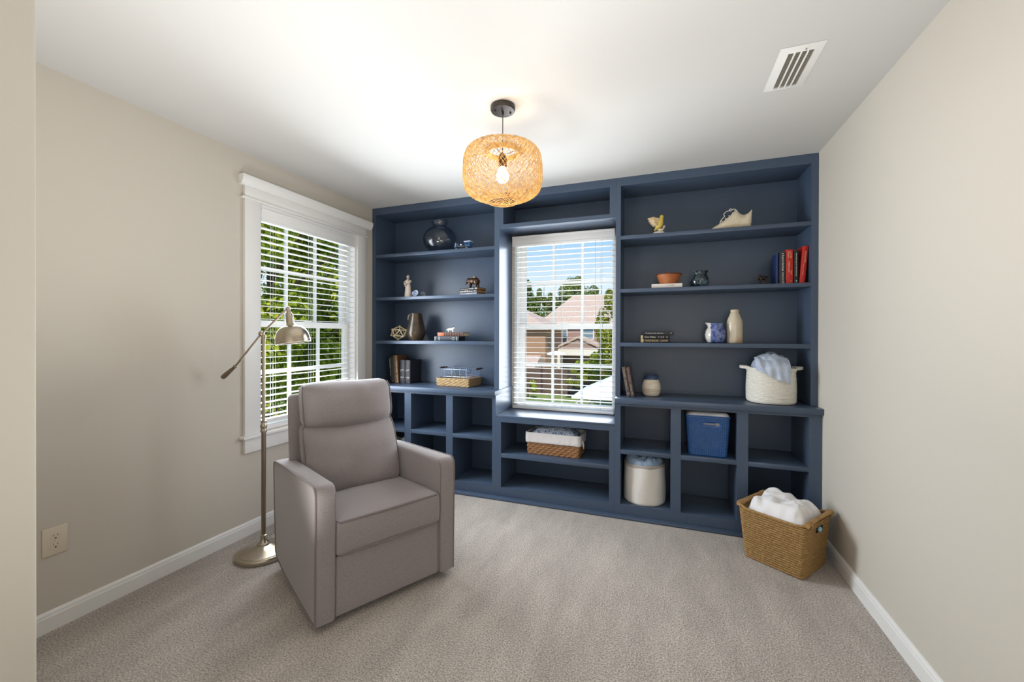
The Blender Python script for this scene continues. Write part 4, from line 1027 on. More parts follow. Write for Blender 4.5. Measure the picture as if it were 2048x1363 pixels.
def woven(mb, hx0, hy0, hx1, hy1, z0, z1, r, rows, cols, amp, kind='twist', inner=True, res=4, th=.008):
    """basket wall with real relief: rows of stitches; footprint grows from (hx0,hy0) to (hx1,hy1)"""
    nu, nv = cols * res, rows * res
    def fn(u, v):
        hx = hx0 + (hx1 - hx0) * v; hy = hy0 + (hy1 - hy0) * v
        (x, y), (nx, ny) = rrect(u, hx, hy, r)
        if kind == 'twist':
            row = v * rows; h = (.30 + .70 * abs(math.sin(PI * row)) ** .5) * (.15 + .85 * abs(math.sin(PI * (u * cols + .5 * (int(min(row, rows - .01)) % 2) + .18 * (row % 1)))) ** .8)
        elif kind == 'plait':
            row = v * rows; h = abs(math.sin(PI * row)) ** .6 * (.5 + .5 * math.sin(2 * PI * (u * cols * .5 + .5 * (int(row) % 2))))
        else:
            h = abs(math.sin(PI * v * rows)) ** .6
        return (x + nx * amp * h, y + ny * amp * h, z0 + (z1 - z0) * v)
    mb.grid(fn, nu, nv, True)
    if inner:
        mb.grid(lambda u, v: (lambda p: (p[0][0], p[0][1], z0 + .006 + (z1 - z0 - .006) * v))(rrect(u, hx0 + (hx1 - hx0) * v - th, hy0 + (hy1 - hy0) * v - th, max(.004, r - th * .5))), 64, 6, True)
    # floor
    ring_ = [rrect(i / 64, hx0 - .001, hy0 - .001, r)[0] for i in range(64)]
    mb.add([(x, y, z0 + .001) for x, y in ring_], [tuple(range(64))])
    mb.add([(x, y, z0 + .006) for x, y in ring_], [tuple(range(64))])
def cloth(mb, hx, hy, z, top, seed, fold=.02, freq=9, flat_=2.2, nu=90, nv=40, r=.05, skirt=0.0, ridge=1.0, cx=0, cy=0, peak=(0, 0)):
    """heaped folded cloth: dome over a rounded rectangle with ridged folds"""
    def fn(u, v):
        k = 1 - v                      # v=0 rim, 1 centre
        (x, y), _ = rrect(u, hx, hy, min(r, hx * .9, hy * .9))
        x, y = x * k + peak[0] * v, y * k + peak[1] * v
        p = Vector((x * freq + seed, y * freq, seed * 1.7))
        n1 = noise.noise(p); n2 = noise.noise(p * 2.3 + Vector((5, 1, 2)))
        rid = (1 - abs(noise.noise(p * .9 + Vector((3, 7, 1)))) * 2) * ridge
        d = (1 - k ** flat_)
        zz = z + top * d + fold * (n1 + .45 * n2 + .7 * rid) * (1 - k ** 8) - skirt * (k ** 10)
        sw = 1 + .04 * n2 * k
        return (cx + x * sw, cy + y * sw, zz)
    mb.grid(fn, nu, nv, True)
m_white_fl = mat('white_fleece', 'e7e5e6', .95, sheen=.4, bump=(350, .25, .002))
m_gray_fl = mat('pale_grey_knit', 'b4bcc9', .95, sheen=.3, bump=(260, .3, .002), vary=(12, '97a5b8', .45, .7))
m_blue_fl = mat('powder_blue_knit', '9db3cd', .95, sheen=.3, bump=(260, .3, .002), vary=(16, '7f9bbb', .4, .7))

# big floor basket
m_wick = mat('honey_seagrass', '86653a', .7, vary=(90, 'b3915c', .35, .72)); m_wood = mat('honey_wood', 'b08a56', .5, vary=(30, '8f6a3c', .4, .7))
bc = Vector((.712 - .811 * .148 + .585 * .136 - .010, 2.546 + .585 * .148 + .811 * .136, 0))
fb = thing('wicker_basket', 'large honey wicker basket on the carpet by the right wall', 'basket', (bc.x, bc.y, 0), math.atan2(-.585, .811))
b = MB(); woven(b, .146, .140, .170, .162, .002, .285, .020, 22, 150, .0075, 'twist', True, 4, .010); b.build('woven_body', m_wick, fb, angle=75)
b = MB(); b.tube([(lambda p: (p[0][0], p[0][1], .286 + (.012 * max(0, abs(p[0][0]) - .12) / .05)))(rrect(i / 72, .170, .162, .03)) for i in range(72)], .0075, 8, closed=True); b.build('rim', m_wick, fb, angle=75)
for s in (-1, 1):
    b = MB(); pts = [(s * .174, -.160 + .32 * k / 8, .302 + .006 * math.sin(PI * k / 8)) for k in range(9)]
    b.tube(pts, [.013, .0125, .0115, .011, .011, .011, .0115, .0125, .013], 14); hd = b.build('handle', m_wood, fb)
    for y0 in (-.132, .132):
        b = MB()
        for q in range(5): b.tube([(s * .174 + .0155 * math.cos(a / 14 * 2 * PI), y0 - .012 + q * .006, .300 + .0155 * math.sin(a / 14 * 2 * PI)) for a in range(14)], .0028, 6, closed=True)
        b.build('handle_lashing', m_wick, hd)
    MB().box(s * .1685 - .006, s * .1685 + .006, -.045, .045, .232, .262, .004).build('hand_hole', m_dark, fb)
b = MB(); cloth(b, .158, .146, .266, .080, 3.3, .026, 11, 4.0, 130, 60, .04, .02, 1.0, 0, 0, (-.02, .03)); o = b.build('blanket', m_white_fl, angle=80)
o.location = (bc.x, bc.y, .002); o.rotation_euler = (0, 0, math.atan2(-.585, .811)); tag(o, 'white fleece blanket heaped in the floor basket', 'blanket')
b = MB(); b.ball((0, 0, 0), (.010, .018, .013), 12); fuse_ = b.build('cloth_corner', mat('aqua_cloth', '8fbccb', .8), angle=70)
fuse_.parent = None; v_ = Vector((.711, .585, 0))
fuse_.location = (bc.x + .811 * .180 + .585 * -.015, bc.y - .585 * .180 + .811 * -.015, .252); fuse_.rotation_euler = (0, 0, math.atan2(-.585, .811)); tag(fuse_, 'scrap of aqua cloth poking through the basket hand hole', 'cloth')

# lined wicker basket under the niche
m_wick2 = mat('brown_willow', '7b5434', .6, vary=(70, 'a67a50', .35, .7)); m_liner = mat('white_liner_cotton', 'dcd9d8', .9, bump=(60, .25, .003))
lk_ = thing('lined_basket', 'brown wicker basket with white cloth liner under the niche window', 'basket', (-.788, 3.185, .3545), -.018)
b = MB(); woven(b, .205, .110, .213, .116, .001, .160, .012, 9, 56, .0055, 'plait', True, 5, .006); b.build('woven_body', m_wick2, lk_, angle=75)
b = MB()
def linpt(u, v):
    P = [(.004, .092), (.0095, .094), (.0105, .130), (.010, .168), (.004, .172), (-.004, .168), (-.008, .150), (-.010, .05)]
    x = v * (len(P) - 1); i = min(int(x), len(P) - 2); f = x - i
    off = P[i][0] * (1 - f) + P[i + 1][0] * f; z = P[i][1] * (1 - f) + P[i + 1][1] * f
    w = noise.noise(Vector((u * 60, z * 20, 1))) * .0022
    (x_, y_), n_ = rrect(u, .211, .114, .012); return (x_ + n_[0] * (off + w), y_ + n_[1] * (off + w), z + w)
b.grid(linpt, 160, 21, True); b.build('liner', m_liner, lk_, angle=75)
b = MB(); b.tube([(.222, -.070, .128), (.230, -.078, .112), (.233, -.074, .088), (.229, -.066, .078), (.226, -.062, .100), (.224, -.064, .124)], .0045, 8, closed=True); b.tube([(.224, -.066, .128), (.231, -.060, .10), (.230, -.056, .064)], [.004, .006, .003], 8); b.build('tie_bow', m_liner, lk_)
b = MB(); cloth(b, .198, .102, .140, .070, 8.1, .011, 17, 4.0, 110, 40, .04, .02, .6)
o = b.build('quilt', mat('blue_leaf_print', 'c2cde0', .9, bump=(150, .2, .002), vary=(75, '566890', .52, .58)), angle=80); o.location = (-.788, 3.185, .3545); o.rotation_euler = (0, 0, -.018); tag(o, 'folded blue and white print quilt in the lined basket', 'quilt')

# shallow seagrass tray with a wire basket in it
m_straw = mat('pale_straw', '866c45', .75, vary=(80, 'b39970', .35, .7))
ta = math.atan2(3.137 - 3.125, 1.869 - 1.541) * 1.0
tr_ = thing('woven_tray', 'shallow straw tray under the wire basket on the left counter', 'tray', (-1.685, 3.246, ZC), -.045)
b = MB(); woven(b, .160, .116, .163, .118, .001, .070, .008, 6, 44, .006, 'plait', True, 5, .007); b.build('woven_body', m_straw, tr_, angle=75)
m_wire = mat('pale_blue_wire', 'a9b8d2', .3, .7); 
wb = thing('wire_basket', 'silver wire basket with dark wood grips inside the straw tray', 'basket', (-1.672, 3.252, ZC + .0075), -.045)
b = MB()
for z, sx_ in ((.004, .95), (.075, .98), (.138, 1.0)): b.tube([(rrect(i / 40, .148 * sx_, .100 * sx_, .02)[0][0], rrect(i / 40, .148 * sx_, .100 * sx_, .02)[0][1], z) for i in range(40)], .0017, 6, closed=True)
b.build('rim_wire', m_wire, wb)
b = MB()
N = 46
for i in range(N):
    a, c = i / N, (i + 1) / N
    for (p, q) in ((a, c), (c, a)):
        P0 = rrect(p, .141, .095, .02)[0]; P1 = rrect(q, .148, .100, .02)[0]; b.tube([(P0[0], P0[1], .004), (P1[0], P1[1], .138)], .0008, 4)
for k in range(9):
    x = -.12 + .03 * k; b.tube([(x, -.095, .004), (x, .095, .004)], .001, 4)
b.build('mesh_wires', m_wire, wb)
b = MB()
for x in (-.10, -.03, .05, .115): b.tube([(x, -.0995, .004), (x, -.103, .09), (x, -.105, .150), (x, -.100, .155), (x, -.098, .148)], .0019, 6)
b.build('uprights', m_wire, wb)
for s in (-1, 1):
    b = MB(); b.tube([(s * .146, -.070, .138), (s * .170, -.066, .142), (s * .178, -.058, .143)], .0017, 6); b.tube([(s * .146, .070, .138), (s * .170, .066, .142), (s * .178, .058, .143)], .0017, 6); ar = b.build('handle_arm', m_wire, wb)
    b = MB(); b.tube([(s * .180, -.060, .143), (s * .183, -.03, .144), (s * .183, .03, .144), (s * .180, .060, .143)], [.0065, .0085, .0085, .0065], 12); b.build('wood_grip', mat('dark_wood', '4a3226', .4) if s < 0 else MATS['dark_wood'], ar)

# rope basket with a draped blanket
m_rope = mat('white_cotton_rope', 'e0dcd2', .85, bump=(300, .25, .002)); rb_ = thing('rope_basket', 'white coiled rope basket on the right counter holding a pale blue blanket', 'basket', (.688, 3.186, ZC), -.03)
def ropept(u, v):
    n = 26; a = 2 * PI * u; t = v
    hx = .140 + .004 * math.sin(PI * t) - .006 * t; hy = .148 + .004 * math.sin(PI * t) - .006 * t
    if t < .06: k = (t / .06) ** .5; hx *= .90 + .10 * k; hy *= .90 + .10 * k
    h = abs(math.sin(PI * t * n)) ** .6 * .0032
    c, s = math.cos(a), math.sin(a); e = .86
    x = (abs(c) ** e) * (1 if c > 0 else -1) * (hx + h); y = (abs(s) ** e) * (1 if s > 0 else -1) * (hy + h)
    flare = max(0, t - .88) / .12 * .022 * max(0, abs(c) - .75) / .25
    return (x + flare * (1 if c > 0 else -1), y, .0006 + .232 * t)
b = MB(); b.grid(ropept, 96, 104, True); b.grid(lambda u, v: (lambda p: (p[0] * .955, p[1] * .955, max(p[2], .004)))(ropept(u, .02 + .98 * v)), 72, 8, True)
b.add([ropept(i / 64, 0.02) for i in range(64)], [tuple(range(64))]); b.build('coiled_body', m_rope, rb_, angle=75)
for s in (-1, 1):
    b = MB()
    for q in range(2): b.tube([(s * .132, -.050, .224 + q * .009), (s * .158, -.044, .226 + q * .009), (s * .176, -.020, .227 + q * .009), (s * .178, .02, .227 + q * .009), (s * .158, .044, .226 + q * .009), (s * .132, .050, .224 + q * .009)], .0055, 8)
    b.build('loop_handle', m_rope, rb_)
b = MB(); cloth(b, .120, .124, .222, .088, 5.5, .022, 15, 5.0, 120, 56, .11, .02, 1.0, 0, 0, (.0, .02))
def drape(u, v):
    # flap over the front rim: u across, v from inside the rim down the outside
    x = -.105 + .190 * u; dep = .02 + .090 * (u ** 1.1) * (1 - .10 * math.sin(u * 9))
    ye = -(.150 * (1 - min(.98, abs(x / .150)) ** 2.3) ** .43)
    if v < .4: k = v / .4; y = ye * (.30 + .72 * k); z = .247 + .052 * (1 - k) ** .8 + .006 * math.sin(PI * k)
    else: k = (v - .4) / .6; y = ye * 1.02 - .006 - .004 * k; z = .246 - (dep + .006) * k
    pl = math.sin(x * 62 + v * 5) + .6 * math.sin(x * 131 - v * 3 + 1)
    y += .007 * noise.noise(Vector((x * 26, z * 6, 2))) - .0045 * pl * (.4 + .6 * v); z += .004 * pl * (1 - v); return (x, y - .004, z)
b.grid(drape, 90, 36); o = b.build('blanket', m_blue_fl if False else mat('grey_blue_knit', 'b9c3d4', .95, sheen=.3, bump=(260, .3, .002), vary=(12, '9aa9c0', .45, .7)), angle=80)
o.location = (.688, 3.186, ZC); o.rotation_euler = (0, 0, -.03); tag(o, 'pale blue grey blanket spilling over the rope basket', 'blanket')

# blue plastic basket with round perforations
m_bp = mat('blue_plastic', '1b4b85', .35, coat=.15)
pb = thing('plastic_basket', 'blue perforated plastic basket in the middle upper cubby', 'basket', (.2925, 3.165, zm1 + .0005), -.02)
def perf(hx0, hy0, hx1, hy1, z0, z1):
    mb = MB(); rows, cols = 26, 88; rr_ = .020
    def P(u, v, off=0):
        hx = hx0 + (hx1 - hx0) * v - off; hy = hy0 + (hy1 - hy0) * v - off; (x, y), _ = rrect(u, hx, hy, rr_); return (x, y, z0 + (z1 - z0) * v)
    idx = {}; vs = []; fs = []
    def V_(u, v):
        k = (round(u * 1e6) % 1000000, round(v * 1e6)); 
        if k not in idx: idx[k] = len(vs); vs.append(P(u, v))
        return idx[k]
    sl0, sl1 = .0, .0
    for j in range(rows):
        for i in range(cols):
            u0, u1 = i / cols, (i + 1) / cols; v0, v1 = j / rows, (j + 1) / rows
            uc = (u0 + u1) / 2
            inslot = 20 <= j <= 21 and (7 <= i <= 14 or 51 <= i <= 58)
            if inslot: continue
            solid = j in (0, 25) or (19 <= j <= 22 and (6 <= i <= 15 or 50 <= i <= 59))
            c = [V_(u0, v0), V_(u1, v0), V_(u1, v1), V_(u0, v1)]
            if solid: fs.append(tuple(c)); continue
            sh_ = .22; du, dv = (u1 - u0), (v1 - v0); um, vm = uc, (v0 + v1) / 2
            h_ = [(um - du * sh_, vm), (um, vm - dv * sh_ * 1.1), (um + du * sh_, vm), (um, vm + dv * sh_ * 1.1)]
            hv = []
            for q in h_: vs.append(P(*q)); hv.append(len(vs) - 1)
            fs += [(c[0], c[1], hv[1]), (c[0], hv[1], hv[0]), (c[1], c[2], hv[2]), (c[1], hv[2], hv[1]), (c[2], c[3], hv[3]), (c[2], hv[3], hv[2]), (c[3], c[0], hv[0]), (c[3], hv[0], hv[3])]
    mb.add(vs, fs); return mb
b = perf(.1195, .136, .136, .150, .001, .272); mesh_ = b.build('perforated_body', m_bp, pb, angle=60)
sd = mesh_.modifiers.new('thick', 'SOLIDIFY'); sd.thickness = .0025; sd.offset = -1
MB().box(-.108, .108, -.125, .125, .0008, .004, .001).build('base', m_bp, pb)
b = MB(); b.tube([(rrect(i / 64, .1365, .1505, .02)[0][0], rrect(i / 64, .1365, .1505, .02)[0][1], .272) for i in range(64)], .0042, 8, closed=True); b.build('rim', m_bp, pb)
b = MB(); b.tube([(-.044, -.1475, .214), (-.047, -.1480, .221), (-.044, -.1485, .229), (.044, -.1487, .229), (.047, -.1480, .221), (.044, -.1475, .214)], .0025, 6, closed=True); b.build('grip_edge', m_bp, pb)
b = MB(); cloth(b, .131, .144, .2675, .024, 2.2, .008, 14, 12.0, 90, 30, .03, .0, .8)
b.rbox((0, 0, .150), (.215, .255, .215), .03, lambda p: (p.x * (1 + .10 * (p.z / .11) * .5), p.y * (1 + .06 * (p.z / .11) * .5), p.z + .006 * noise.noise(Vector((p.x * 20, p.y * 20, p.z * 20)))), 8)
o = b.build('folded_towels', mat('white_towel', 'd9d7da', .95, sheen=.3, bump=(300, .3, .002)), angle=80); o.location = (.2925, 3.165, zm1 + .0005); o.rotation_euler = (0, 0, -.02); tag(o, 'white towels filling the blue plastic basket', 'towels')

# canvas bin
m_canv = mat('off_white_canvas', 'dad6d0', .85, bump=(500, .15, .001)); m_canvt = mat('taupe_canvas_trim', 'aaa29d', .85, bump=(500, .2, .001))
cb = thing('canvas_bin', 'off-white round canvas bin in the lower cubby beside the niche unit', 'bin', (-.117, 3.160, zb + .0006), 0)
def binpt(u, v):
    a = 2 * PI * u; r_ = .146 + .004 * noise.noise(Vector((math.cos(a) * 2, math.sin(a) * 2, v * 2))) - .004 * v + .003 * math.sin(PI * v)
    z = .278 * v + (.010 * max(0, math.sin(a * 1 + 2.2)) if v > .5 else 0) * (v - .5)
    if v < .05: r_ -= .010 * (1 - v / .05) ** 2
    return (r_ * math.cos(a), r_ * math.sin(a), z)
b = MB(); b.grid(binpt, 72, 30, True); b.grid(lambda u, v: (lambda p: (p[0] * .97, p[1] * .97, p[2] + .003))(binpt(u, v)), 72, 10, True); b.add([binpt(i / 48, 0) for i in range(48)], [tuple(range(48))]); b.build('body', m_canv, cb, angle=75)
def trimpt(u, v):
    p = binpt(u, 1); P = [(1.004, -.020), (1.010, -.010), (1.010, 0), (1.0, .004), (.965, .003), (.958, -.02)]; x = v * 5; i = min(int(x), 4); f = x - i
    s = P[i][0] * (1 - f) + P[i + 1][0] * f; d_ = P[i][1] * (1 - f) + P[i + 1][1] * f; return (p[0] * s, p[1] * s, p[2] + d_)
b = MB(); b.grid(trimpt, 72, 10, True); b.build('folded_rim', m_canvt, cb, angle=75)
b = MB(); cloth(b, .132, .132, .272, .046, 9.4, .019, 24, 12.0, 130, 60, .12, .01, 1.4); o = b.build('blanket', m_blue_fl, angle=80); o.location = (-.117, 3.160, zb + .0006); tag(o, 'powder blue blanket bunched in the canvas bin', 'blanket')

# ------------------------------------------------------------------ outside: lawn, trees, houses, fence
GZ = -3.0
def leafmat(name, dark, bright, tr=.45):
    m = bpy.data.materials.new(name); m.use_nodes = True; n = m.node_tree; n.nodes.clear(); L = n.links.new
    g = n.nodes.new('ShaderNodeNewGeometry'); r = n.nodes.new('ShaderNodeValToRGB')
    r.color_ramp.elements[0].color = lin(dark); r.color_ramp.elements[1].color = lin(bright); r.color_ramp.elements[0].position = .1; r.color_ramp.elements[1].position = .95
    L(g.outputs['Random Per Island'], r.inputs[0])
    df = n.nodes.new('ShaderNodeBsdfDiffuse'); tl = n.nodes.new('ShaderNodeBsdfTranslucent'); mx = n.nodes.new('ShaderNodeMixShader'); mx.inputs[0].default_value = tr
    L(r.outputs[0], df.inputs[0]); L(r.outputs[0], tl.inputs[0]); L(df.outputs[0], mx.inputs[1]); L(tl.outputs[0], mx.inputs[2])
    o = n.nodes.new('ShaderNodeOutputMaterial'); L(mx.outputs[0], o.inputs[0]); return m
m_bark = mat('brown_bark', '5b4a3a', .9, bump=(30, .5, .02))
m_lf_near = leafmat('bright_green_leaves', '5d7d28', 'e2e45c', .55); m_lf_far = leafmat('far_green_leaves', '5c6d3c', 'aab56c', .4); m_lf_dk = leafmat('dark_green_leaves', '43582a', '86994a', .4); m_lf_y = leafmat('yellow_green_leaves', '6f7d2a', 'c9c85a', .45)
def tree(label, x, y, h, rx, ry, zc, rz, nleaf, size, m, seed, name='tree', clumps=26, trunk=True):
    rg = random.Random(seed); r = thing(name, label, 'tree', (x, y, GZ))
    if trunk:
        b = MB(); pts = [(0, 0, -.05), (.05, .02, (zc - GZ) * .4), (-.03, .04, (zc - GZ)), (0, 0, zc - GZ + rz * .6)]; t = max(.06, rx * .05); b.tube(pts, [t, t * .8, t * .6, t * .2], 10)
        for k in range(9):
            a = rg.uniform(0, 2 * PI); z0 = (zc - GZ) * rg.uniform(.45, .95); b.tube([(0, 0, z0), (math.cos(a) * rx * .4, math.sin(a) * ry * .4, z0 + rz * .3), (math.cos(a) * rx * .75, math.sin(a) * ry * .75, z0 + rz * .5)], [t * .4, t * .25, t * .08], 6)
        b.build('trunk', m_bark, r)
    cl = []
    for k in range(clumps):
        while True:
            p = Vector((rg.uniform(-1, 1), rg.uniform(-1, 1), rg.uniform(-1, 1)))
            if p.length < 1: break
        p = p.normalized() * (p.length ** .45) * .86
        cl.append((Vector((p.x * rx, p.y * ry, zc - GZ + p.z * rz)), rg.uniform(.20, .34)))
    vs = []; fs = []
    for k in range(nleaf):
        c, s = cl[rg.randrange(len(cl))]
        d = Vector((rg.gauss(0, 1), rg.gauss(0, 1), rg.gauss(0, 1))); d = d.normalized() * rg.uniform(.5, 1) ** .5
        p = c + Vector((d.x * rx * s, d.y * ry * s, d.z * rz * s))
        if p.z < .1: continue
        n_ = (d + Vector((rg.uniform(-.7, .7), rg.uniform(-.7, .7), rg.uniform(-.2, .9)))).normalized()
        u = n_.orthogonal().normalized(); w = n_.cross(u); a = rg.uniform(0, 2 * PI); e = (u * math.cos(a) + w * math.sin(a)); f = n_.cross(e)
        L_ = size * rg.uniform(.6, 1.3); i = len(vs)
        vs += [p - e * L_ * .5, p + f * L_ * .28 + n_ * L_ * .06, p + e * L_ * .5, p - f * L_ * .28 + n_ * L_ * .06]; fs.append((i, i + 1, i + 2, i + 3))
    me = bpy.data.meshes.new('foliage'); me.from_pydata([tuple(v) for v in vs], [], fs); me.materials.append(m)
    o = bpy.data.objects.new('foliage', me); COL.objects.link(o); o.parent = r
    return r
gm = mat('lawn_grass', '6b7a3c', .95, vary=(1.3, '8f9a52', .35, .7), bump=(9, .6, .05))
tag(MB().box(-60, 40, -30, 90, GZ - .3, GZ).build('lawn', gm), kind='structure')
# beside the side window
tree('tall leafy tree with bright sunlit leaves nearest the side window', -6.6, 5.4, 8, 2.1, 2.0, 2.6, 2.6, 26000, .115, m_lf_near, 11)
tree('broad leafy tree right of the tall one outside the side window', -7.6, 8.4, 8, 2.4, 2.2, 2.2, 3.0, 26000, .12, m_lf_near, 12)
tree('tall dark tree behind the two leafy trees outside the side window', -12.5, 9.6, 9, 3.2, 4.4, 2.0, 4.4, 14000, .15, m_lf_dk, 13)
tree('low yellow green shrub below the leafy trees by the side window', -6.0, 6.0, 3, 1.6, 2.2, -1.3, 1.6, 12000, .10, m_lf_y, 14, 'shrub', 22)
# skyline beyond the rear window
tree('dark rounded tree at the left edge of the niche window view', -20.5, 56, 12, 4.2, 3.5, 5.0, 5.2, 15000, .36, m_lf_dk, 21)
tree('thin pale tree between the rounded trees on the skyline', -16.8, 60, 12, 1.6, 1.5, 7.5, 2.6, 2200, .34, m_lf_far, 22, clumps=9)
tree('widest rounded tree behind the house roof in the niche window', -12.6, 62, 13, 4.6, 4, 5.6, 5.2, 17000, .36, m_lf_far, 23)
tree('sparse tree right of the widest tree behind the house roof', -8.2, 60, 12, 1.7, 1.6, 6.6, 3.2, 3500, .32, m_lf_far, 24, clumps=12)
tree('pale tree at the right edge of the skyline behind the roof', -4.8, 60, 12, 2.4, 2, 4.6, 3.8, 5500, .34, m_lf_far, 25)
tree('dense dark tree low behind the gap between the two houses', -17.5, 54, 8, 5.0, 3, 1.8, 4.0, 12000, .36, m_lf_dk, 26)
tree('yellow green tree in the garden at the right edge of the niche window', -2.45, 24, 7, 1.15, 1.2, 1.4, 2.7, 13000, .15, m_lf_y, 27)
tree('leafy bush by the fence below the yellow green tree', -3.9, 27.5, 4, 1.5, 1.0, -.9, 1.5, 9000, .16, m_lf_near, 28, 'shrub', 16)
tree('small round bush by the dark fence left of the leafy bush', -5.2, 27.2, 3, .75, .6, -1.7, .9, 4500, .13, m_lf_y, 29, 'shrub', 10)
tree('low shrub in front of the brown fence at left', -8.6, 26.6, 2, .6, .5, -2.3, .8, 3500, .12, m_lf_near, 30, 'shrub', 8)
# houses
m_brick = mat('rose_brick', 'a58a80', .9, vary=(14, '917268', .35, .7)); m_brick2 = mat('orange_brick', 'ad8a6e', .9, vary=(14, '98755a', .35, .7))
m_roof = mat('tan_shingle', 'c3aa98', .95, vary=(5, 'b0968a', .35, .7), bump=(12, .4, .02)); m_fas = mat('cream_fascia', 'e4dcd0', .6); m_pane = mat('house_glass', '6f8796', .15)
def house(label, x0, x1, y0, y1, ze, zr, hipl, hipr, mw, wins):
    r = thing('house', label, 'house', (0, 0, 0))
    MB().box(x0, x1, y0, y1, GZ, ze).build('wall', mw, r)
    o_ = .45; ym = (y0 + y1) / 2; b = MB()
    vs = [(x0 - o_, y0 - o_, ze), (x1 + o_, y0 - o_, ze), (x1 + o_, y1 + o_, ze), (x0 - o_, y1 + o_, ze), (x0 + hipl, ym, zr), (x1 - hipr, ym, zr),
          (x0 - o_, y0 - o_, ze - .02), (x1 + o_, y0 - o_, ze - .02), (x1 + o_, y1 + o_, ze - .02), (x0 - o_, y1 + o_, ze - .02)]
    b.add(vs, [(0, 1, 5, 4), (1, 2, 5), (2, 3, 4, 5), (3, 0, 4), (6, 9, 8, 7), (0, 6, 7, 1), (1, 7, 8, 2), (2, 8, 9, 3), (3, 9, 6, 0)]); b.build('roof', m_roof, r)
    MB().box(x0 - o_ - .03, x1 + o_ + .03, y0 - o_ - .05, y0 - o_, ze - .22, ze + .02).build('gutter', m_fas, r)
    MB().box(x1 + o_, x1 + o_ + .05, y0 - o_, y1 + o_, ze - .22, ze + .02).build('gutter', m_fas, r)
    for (a, c, za, zb_) in wins:
        f = MB(); f.box(a - .09, a, y0 - .05, y0 + .02, za - .09, zb_ + .09); f.box(c, c + .09, y0 - .05, y0 + .02, za - .09, zb_ + .09); f.box(a, c, y0 - .05, y0 + .02, zb_, zb_ + .09); f.box(a, c, y0 - .05, y0 + .02, za - .09, za); f.box(a, c, y0 - .04, y0 + .01, (za + zb_) / 2 - .03, (za + zb_) / 2 + .03)
        fo = f.build('window', m_fas, r); MB().box(a, c, y0 - .02, y0 - .005, za, zb_).build('pane', m_pane, fo)
    return r
house('rose brick house with tan hip roof seen through the niche window', -12.6, 1.5, 44, 53, 2.55, 6.0, 2.6, 5.0, m_brick, [(-11.9, -11.3, .3, 2.0), (-10.6, -9.75, .1, 2.0), (-8.0, -6.9, .9, 2.0), (-4.5, -3.3, .3, 2.0)])
house('orange brick house at the left of the niche window view', -24, -9.95, 36, 42.8, 2.0, 4.8, 5.0, 5.0, m_brick2, [(-13.2, -12.6, -2.2, -.9)])
# porch with a gable
g = thing('porch', 'cream gabled porch roof in front of the rose brick house', 'porch', (0, 0, 0))
b = MB(); ys = 40.5
b.prism([(-10.2, .10), (-7.85, 1.22), (-5.4, .10), (-5.4, -.12), (-7.85, .98), (-10.2, -.12)], 1, ys, 43.8); b.build('roof', m_roof, g)
b = MB(); b.prism([(-9.9, -.10), (-7.85, .96), (-5.7, -.10)], 1, ys + .15, ys + .25); b.build('gable_wall', m_brick, g)
MB().box(-9.9, -5.7, ys + .05, ys + .3, -.75, -.11).build('beam', m_fas, g)
for x in (-9.8, -5.8): MB().box(x - .14, x + .14, ys + .04, ys + .32, GZ, -.75).build('post', m_fas, g)
# low pink roof at left and small canopy
g = thing('shed', 'low shed with a pink tan roof behind the fence at left', 'shed', (0, 0, 0))
b = MB(); b.prism([(31.5, -1.25), (33.2, -.42), (34.9, -1.25), (34.9, -1.4), (31.5, -1.4)], 0, -14, -9.55); b.build('roof', m_roof, g)
MB().box(-13.6, -9.9, 32, 34.4, GZ, -1.38).build('wall', m_fas, g)
g = thing('patio_umbrella', 'white patio umbrella beyond the fence', 'umbrella', (-8.3, 33.5, GZ))
b = MB(); b.lathe([(0, 2.98), (.3, 2.94), (.6, 2.84), (.82, 2.74), (.84, 2.64), (.80, 2.70), (.3, 2.88), (0, 2.92)], 8); b.build('canopy', mat('white_canvas', 'efece6', .8), g, angle=20)
MB().tube([(0, 0, .001), (0, 0, 2.9)], .03, 8).build('pole', m_fas, g)
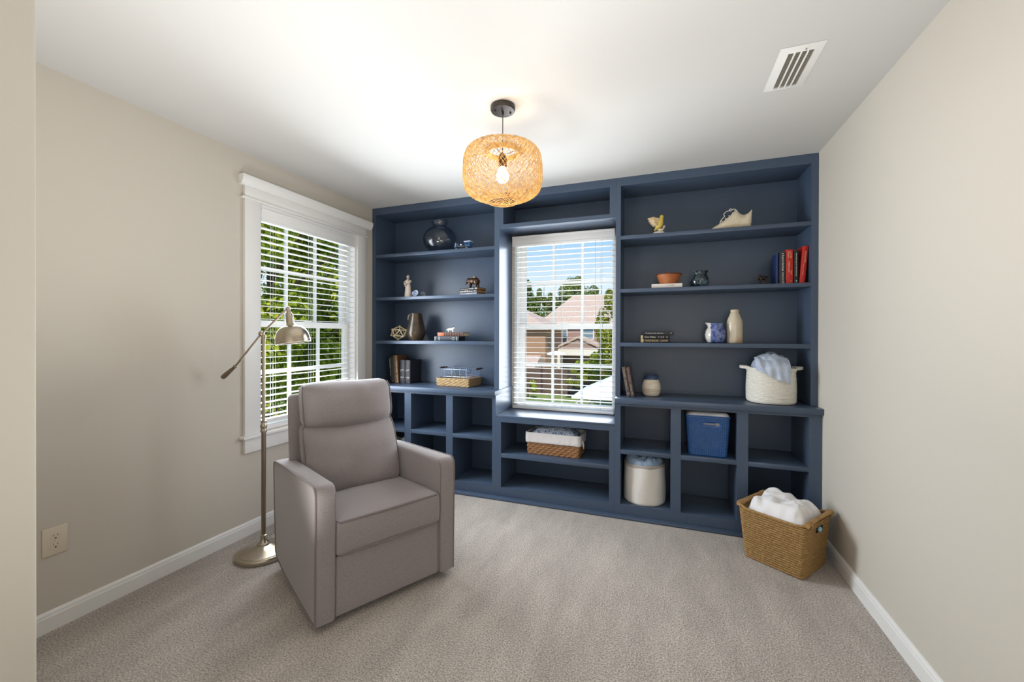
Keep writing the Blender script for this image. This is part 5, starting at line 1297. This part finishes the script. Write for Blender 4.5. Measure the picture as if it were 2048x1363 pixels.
# fence: brown board panels with darker battens
m_fence = mat('brown_fence', '6d574b', .9, vary=(3, '59463d', .35, .7)); m_fd = mat('dark_fence', '463a40', .9)
f = thing('fence', 'brown board fence across the garden in the niche window', 'fence', (0, 0, 0))
x = -14.0; k = 0
while x < 3:
    dkp = -6.4 < x < -4.3
    m_ = MB()
    for q in range(13): m_.box(x + q * .15, x + q * .15 + .14, 28.6, 28.625, GZ, -1.05 - (.0 if q % 2 else .012))
    m_.build('board_panel', m_fd if dkp else m_fence, f)
    MB().box(x - .06, x + .03, 28.50, 28.60, GZ, -.98).build('post', m_fd, f)
    x += 1.95
# white garden canopy in the foreground
g = thing('gazebo', 'bright white garden canopy at lower right of the niche window', 'gazebo', (-.95, 19.6, GZ))
m_can = mat('white_metal_roof', 'f1eee8', .6)
b = MB(); vs = [(-2.75, -1.9, 1.62), (2.75, -1.9, 1.62), (2.75, 1.9, 1.62), (-2.75, 1.9, 1.62), (0, 0, 2.95), (-2.75, -1.9, 1.52), (2.75, -1.9, 1.52), (2.75, 1.9, 1.52), (-2.75, 1.9, 1.52)]
b.add(vs, [(0, 1, 4), (1, 2, 4), (2, 3, 4), (3, 0, 4), (0, 5, 6, 1), (1, 6, 7, 2), (2, 7, 8, 3), (3, 8, 5, 0), (5, 8, 7, 6)]); b.build('roof', m_can, g, angle=10)
for x in (-2.55, 2.55):
    for y in (-1.7, 1.7): MB().box(x - .05, x + .05, y - .05, y + .05, 0.001, 1.53).build('post', m_fas, g)

# ------------------------------------------------------------------ groups of look-alike things
for o in COL.objects:
    if o.parent is not None or 'category' not in o: continue
    n = o.name.split('.')[0]; lb = o.get('label', '')
    g = {'bookcase_unit': 'built-in upper shelf units', 'cubby_unit': 'built-in lower cubby units', 'countertop': 'counter ledges of the built-ins', 'window_blind': 'slatted window blinds',
         'tree': 'trees outside the windows', 'shrub': 'shrubs outside the windows', 'house': 'houses across the garden', 'blanket': 'blankets heaped in baskets', 'binder': 'slim black binders', 'jar': 'pottery jars on the right shelves',
         'animal_figurine': 'small animal figurines'}.get(n)
    if n == 'book':
        x, z = o.location.x, o.location.z
        g = ('books on the right counter' if z < 1 else 'stacked books on the right unit' if z < 1.4 else 'white book under bowl' if x < .2 else 'row of books on the right unit') if x > -1 else ('books on the left counter' if z < 1 else 'books lying on the left third shelf' if z < 1.4 else 'stacked books under the elephant')
        if x > -.1 and x < .2 and z > 1.5: g = None
    if g: o['group'] = g
